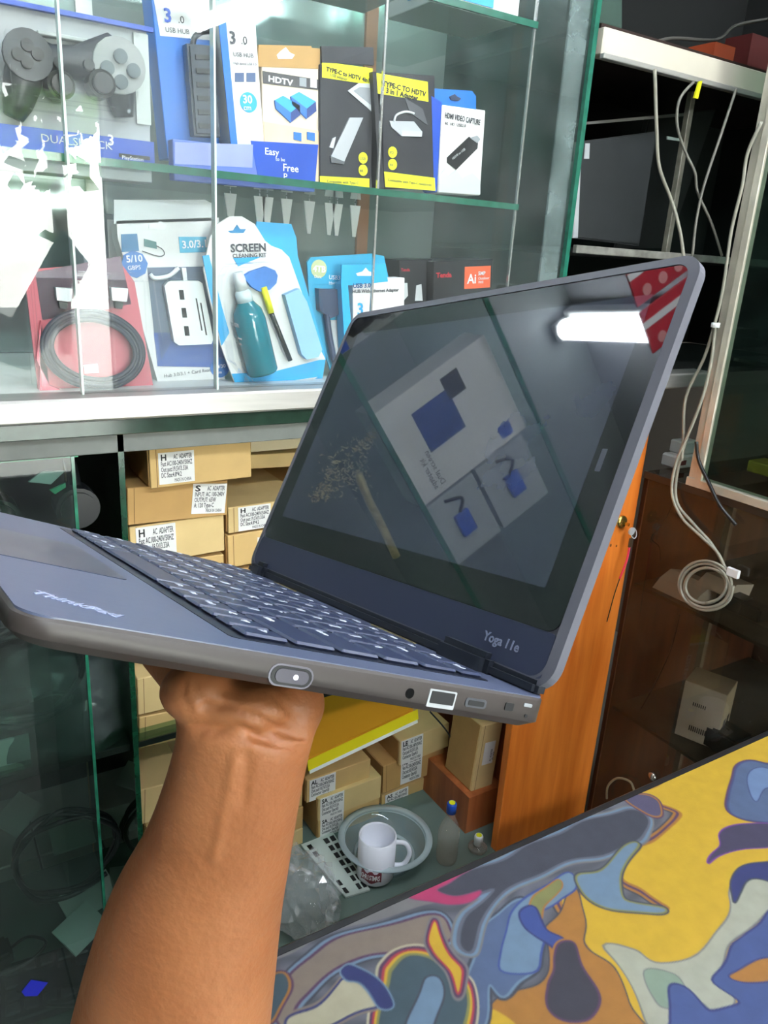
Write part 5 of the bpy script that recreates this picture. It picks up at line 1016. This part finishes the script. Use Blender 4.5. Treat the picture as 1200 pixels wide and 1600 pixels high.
arm = [cp(205, 2100, 0.43), cp(228, 1850, 0.39), cp(266, 1620, 0.360), cp(300, 1450, 0.340), cp(339, 1330, 0.325), cp(363, 1240, 0.311), W0, cp(386, 1125, 0.300)]
wid = [.056, .054, .0462, .0392, .0315, .0276, .0263, .0275]
fine = spline(arm, k=10); fw = []; wsp = spline([(w, .86 - .018 * i, 0) for i, w in enumerate(wid)], k=10)
for i in range(len(fine)):
    w = wsp[i].x; k_ = wsp[i].y
    fw.append((w, w * k_))
limb(fine, fw, 28)
# palm: from the wrist forward beneath the base
BZ = -0.0165
palm = [cp(390, 1150, 0.302), cp(388, 1108, 0.303), lw(0.070, 0.100, BZ - 0.0165), lw(0.100, 0.099, BZ - 0.0135), lw(0.128, 0.097, BZ - 0.0115)]
m = len(palm); rings = []
for i, (wa, tb) in enumerate(((.024, .018), (.028, .018), (.033, .0155), (.037, .0125), (.036, .0105))):
    T = (palm[min(i + 1, m - 1)] - palm[max(i - 1, 0)]).normalized(); A = (LR @ Vector((0, -1, 0))) if i > 1 else cr; A = (A - A.dot(T) * T).normalized(); B = T.cross(A)
    rings.append([bm.verts.new(palm[i] + wa * math.cos(2 * PI * j / 20) * A + tb * math.sin(2 * PI * j / 20) * B) for j in range(20)])
for a, b in zip(rings, rings[1:]):
    for j in range(20): bm.faces.new((a[j], a[(j + 1) % 20], b[(j + 1) % 20], b[j]))
bm.faces.new(rings[0][::-1]); bm.faces.new(rings[-1])
# heel pads of the palm
def blob(c0, s, M3):
    r = bmesh.ops.create_icosphere(bm, subdivisions=3, radius=1)
    for v in r['verts']: v.co = c0 + M3 @ Vector((v.co.x * s[0], v.co.y * s[1], v.co.z * s[2]))
CB = Matrix((cr, cdn, cf)).transposed()
blob(cp(310, 1080, 0.292), (.0150, .012, .014), CB); blob(cp(446, 1100, 0.305), (.0160, .016, .015), CB); blob(cp(385, 1104, .292), (.018, .010, .013), CB)
# four fingers under the base and a thumb out to the side
for i, (y0, y1, L_) in enumerate(((0.116, 0.116, .062), (0.098, 0.096, .072), (0.080, 0.076, .068), (0.063, 0.055, .054))):
    f = [lw(0.120, y0, BZ - .012), lw(0.120 + L_ * .5, (y0 + y1) / 2, BZ - .0125), lw(0.120 + L_ * .82, y1, BZ - .0105), lw(0.120 + L_ * 1.1, y1 + .001, BZ - .0085)]
    sweep(bm, spline(f), [.0095 - .0022 * k / 18 for k in range(19)], 12)
    blob(f[-1], (.0070, .0070, .0070), Matrix.Identity(3))
th = [lw(0.075, 0.108, BZ - .012), lw(0.115, 0.118, BZ - .0100), lw(0.150, 0.130, BZ - .0095), lw(0.180, 0.136, BZ - .0092)]
sweep(bm, spline(th), [.013 - .0045 * k / 18 for k in range(19)], 12); blob(th[-1], (.0088, .0088, .0088), Matrix.Identity(3))
skin = mat('skin', (170, 112, 72), 0.5, 0, 0.4, c2=(142, 86, 50), scale=14, bump=0.25, bscale=260)
bs_ = skin.node_tree.nodes['Principled BSDF']; bs_.inputs['Subsurface Weight'].default_value = 0.12; bs_.inputs['Subsurface Radius'].default_value = (0.012, 0.005, 0.003)
ao = link('person', fin(bm, 'arm'), skin, None)
tag(ao, 'bare forearm and open left hand carrying the laptop from below', 'person')
bpy.context.view_layer.update()
rm = ao.modifiers.new('join', 'REMESH'); rm.mode = 'VOXEL'; rm.voxel_size = 0.0015; rm.use_smooth_shade = True
sm = ao.modifiers.new('soft', 'CORRECTIVE_SMOOTH') if False else ao.modifiers.new('soft', 'SMOOTH'); sm.factor = 0.6; sm.iterations = 22
dgr = bpy.context.evaluated_depsgraph_get(); me = bpy.data.meshes.new_from_object(ao.evaluated_get(dgr)); ao.modifiers.clear(); ao.data = me
nv = len(me.vertices); co = np.empty(nv * 3); me.vertices.foreach_get('co', co); co = co.reshape(-1, 3); no = np.array([v.normal[:] for v in me.vertices])
rel = co - np.array(CAM); cx_ = rel @ np.array(cr); cy_ = rel @ np.array(cdn); cz_ = rel @ np.array(cf); uv = np.stack([cx_ / cz_ * F + 600, cy_ / cz_ * F + 800], 1)
front = ((no * rel).sum(1) < 0)
def groove(pts, depth, width):      # a crease pressed into (or, below zero, a tendon raised out of) the skin along a line
    P = np.array([q[:2] for q in spline([(u, v, 0) for u, v in pts])]); d = np.full(nv, 1e9)
    for a, b in zip(P, P[1:]):
        e = b - a; t = np.clip(((uv - a) @ e) / (e @ e + 1e-9), 0, 1); d = np.minimum(d, np.hypot(*(uv - a - t[:, None] * e).T))
    return -no * (depth * np.exp(-(d / width) ** 2) * front)[:, None]
dd = groove([(318, 1106), (352, 1103), (395, 1118), (440, 1142), (474, 1152)], .0016, 6) + groove([(340, 1140), (372, 1136), (408, 1154), (440, 1166), (470, 1170)], .0013, 6)
dd += groove([(290, 1068), (286, 1090), (296, 1108)], .0008, 5) + groove([(305, 1068), (308, 1086), (325, 1098)], .0008, 5) + groove([(430, 1088), (452, 1110), (470, 1128)], .0008, 6)
dd += groove([(366, 1190), (352, 1260), (335, 1340)], -.0008, 9) + groove([(388, 1185), (380, 1260)], .0007, 8)
me.vertices.foreach_set('co', (co + dd).ravel()); me.update()
for p in me.polygons: p.use_smooth = True
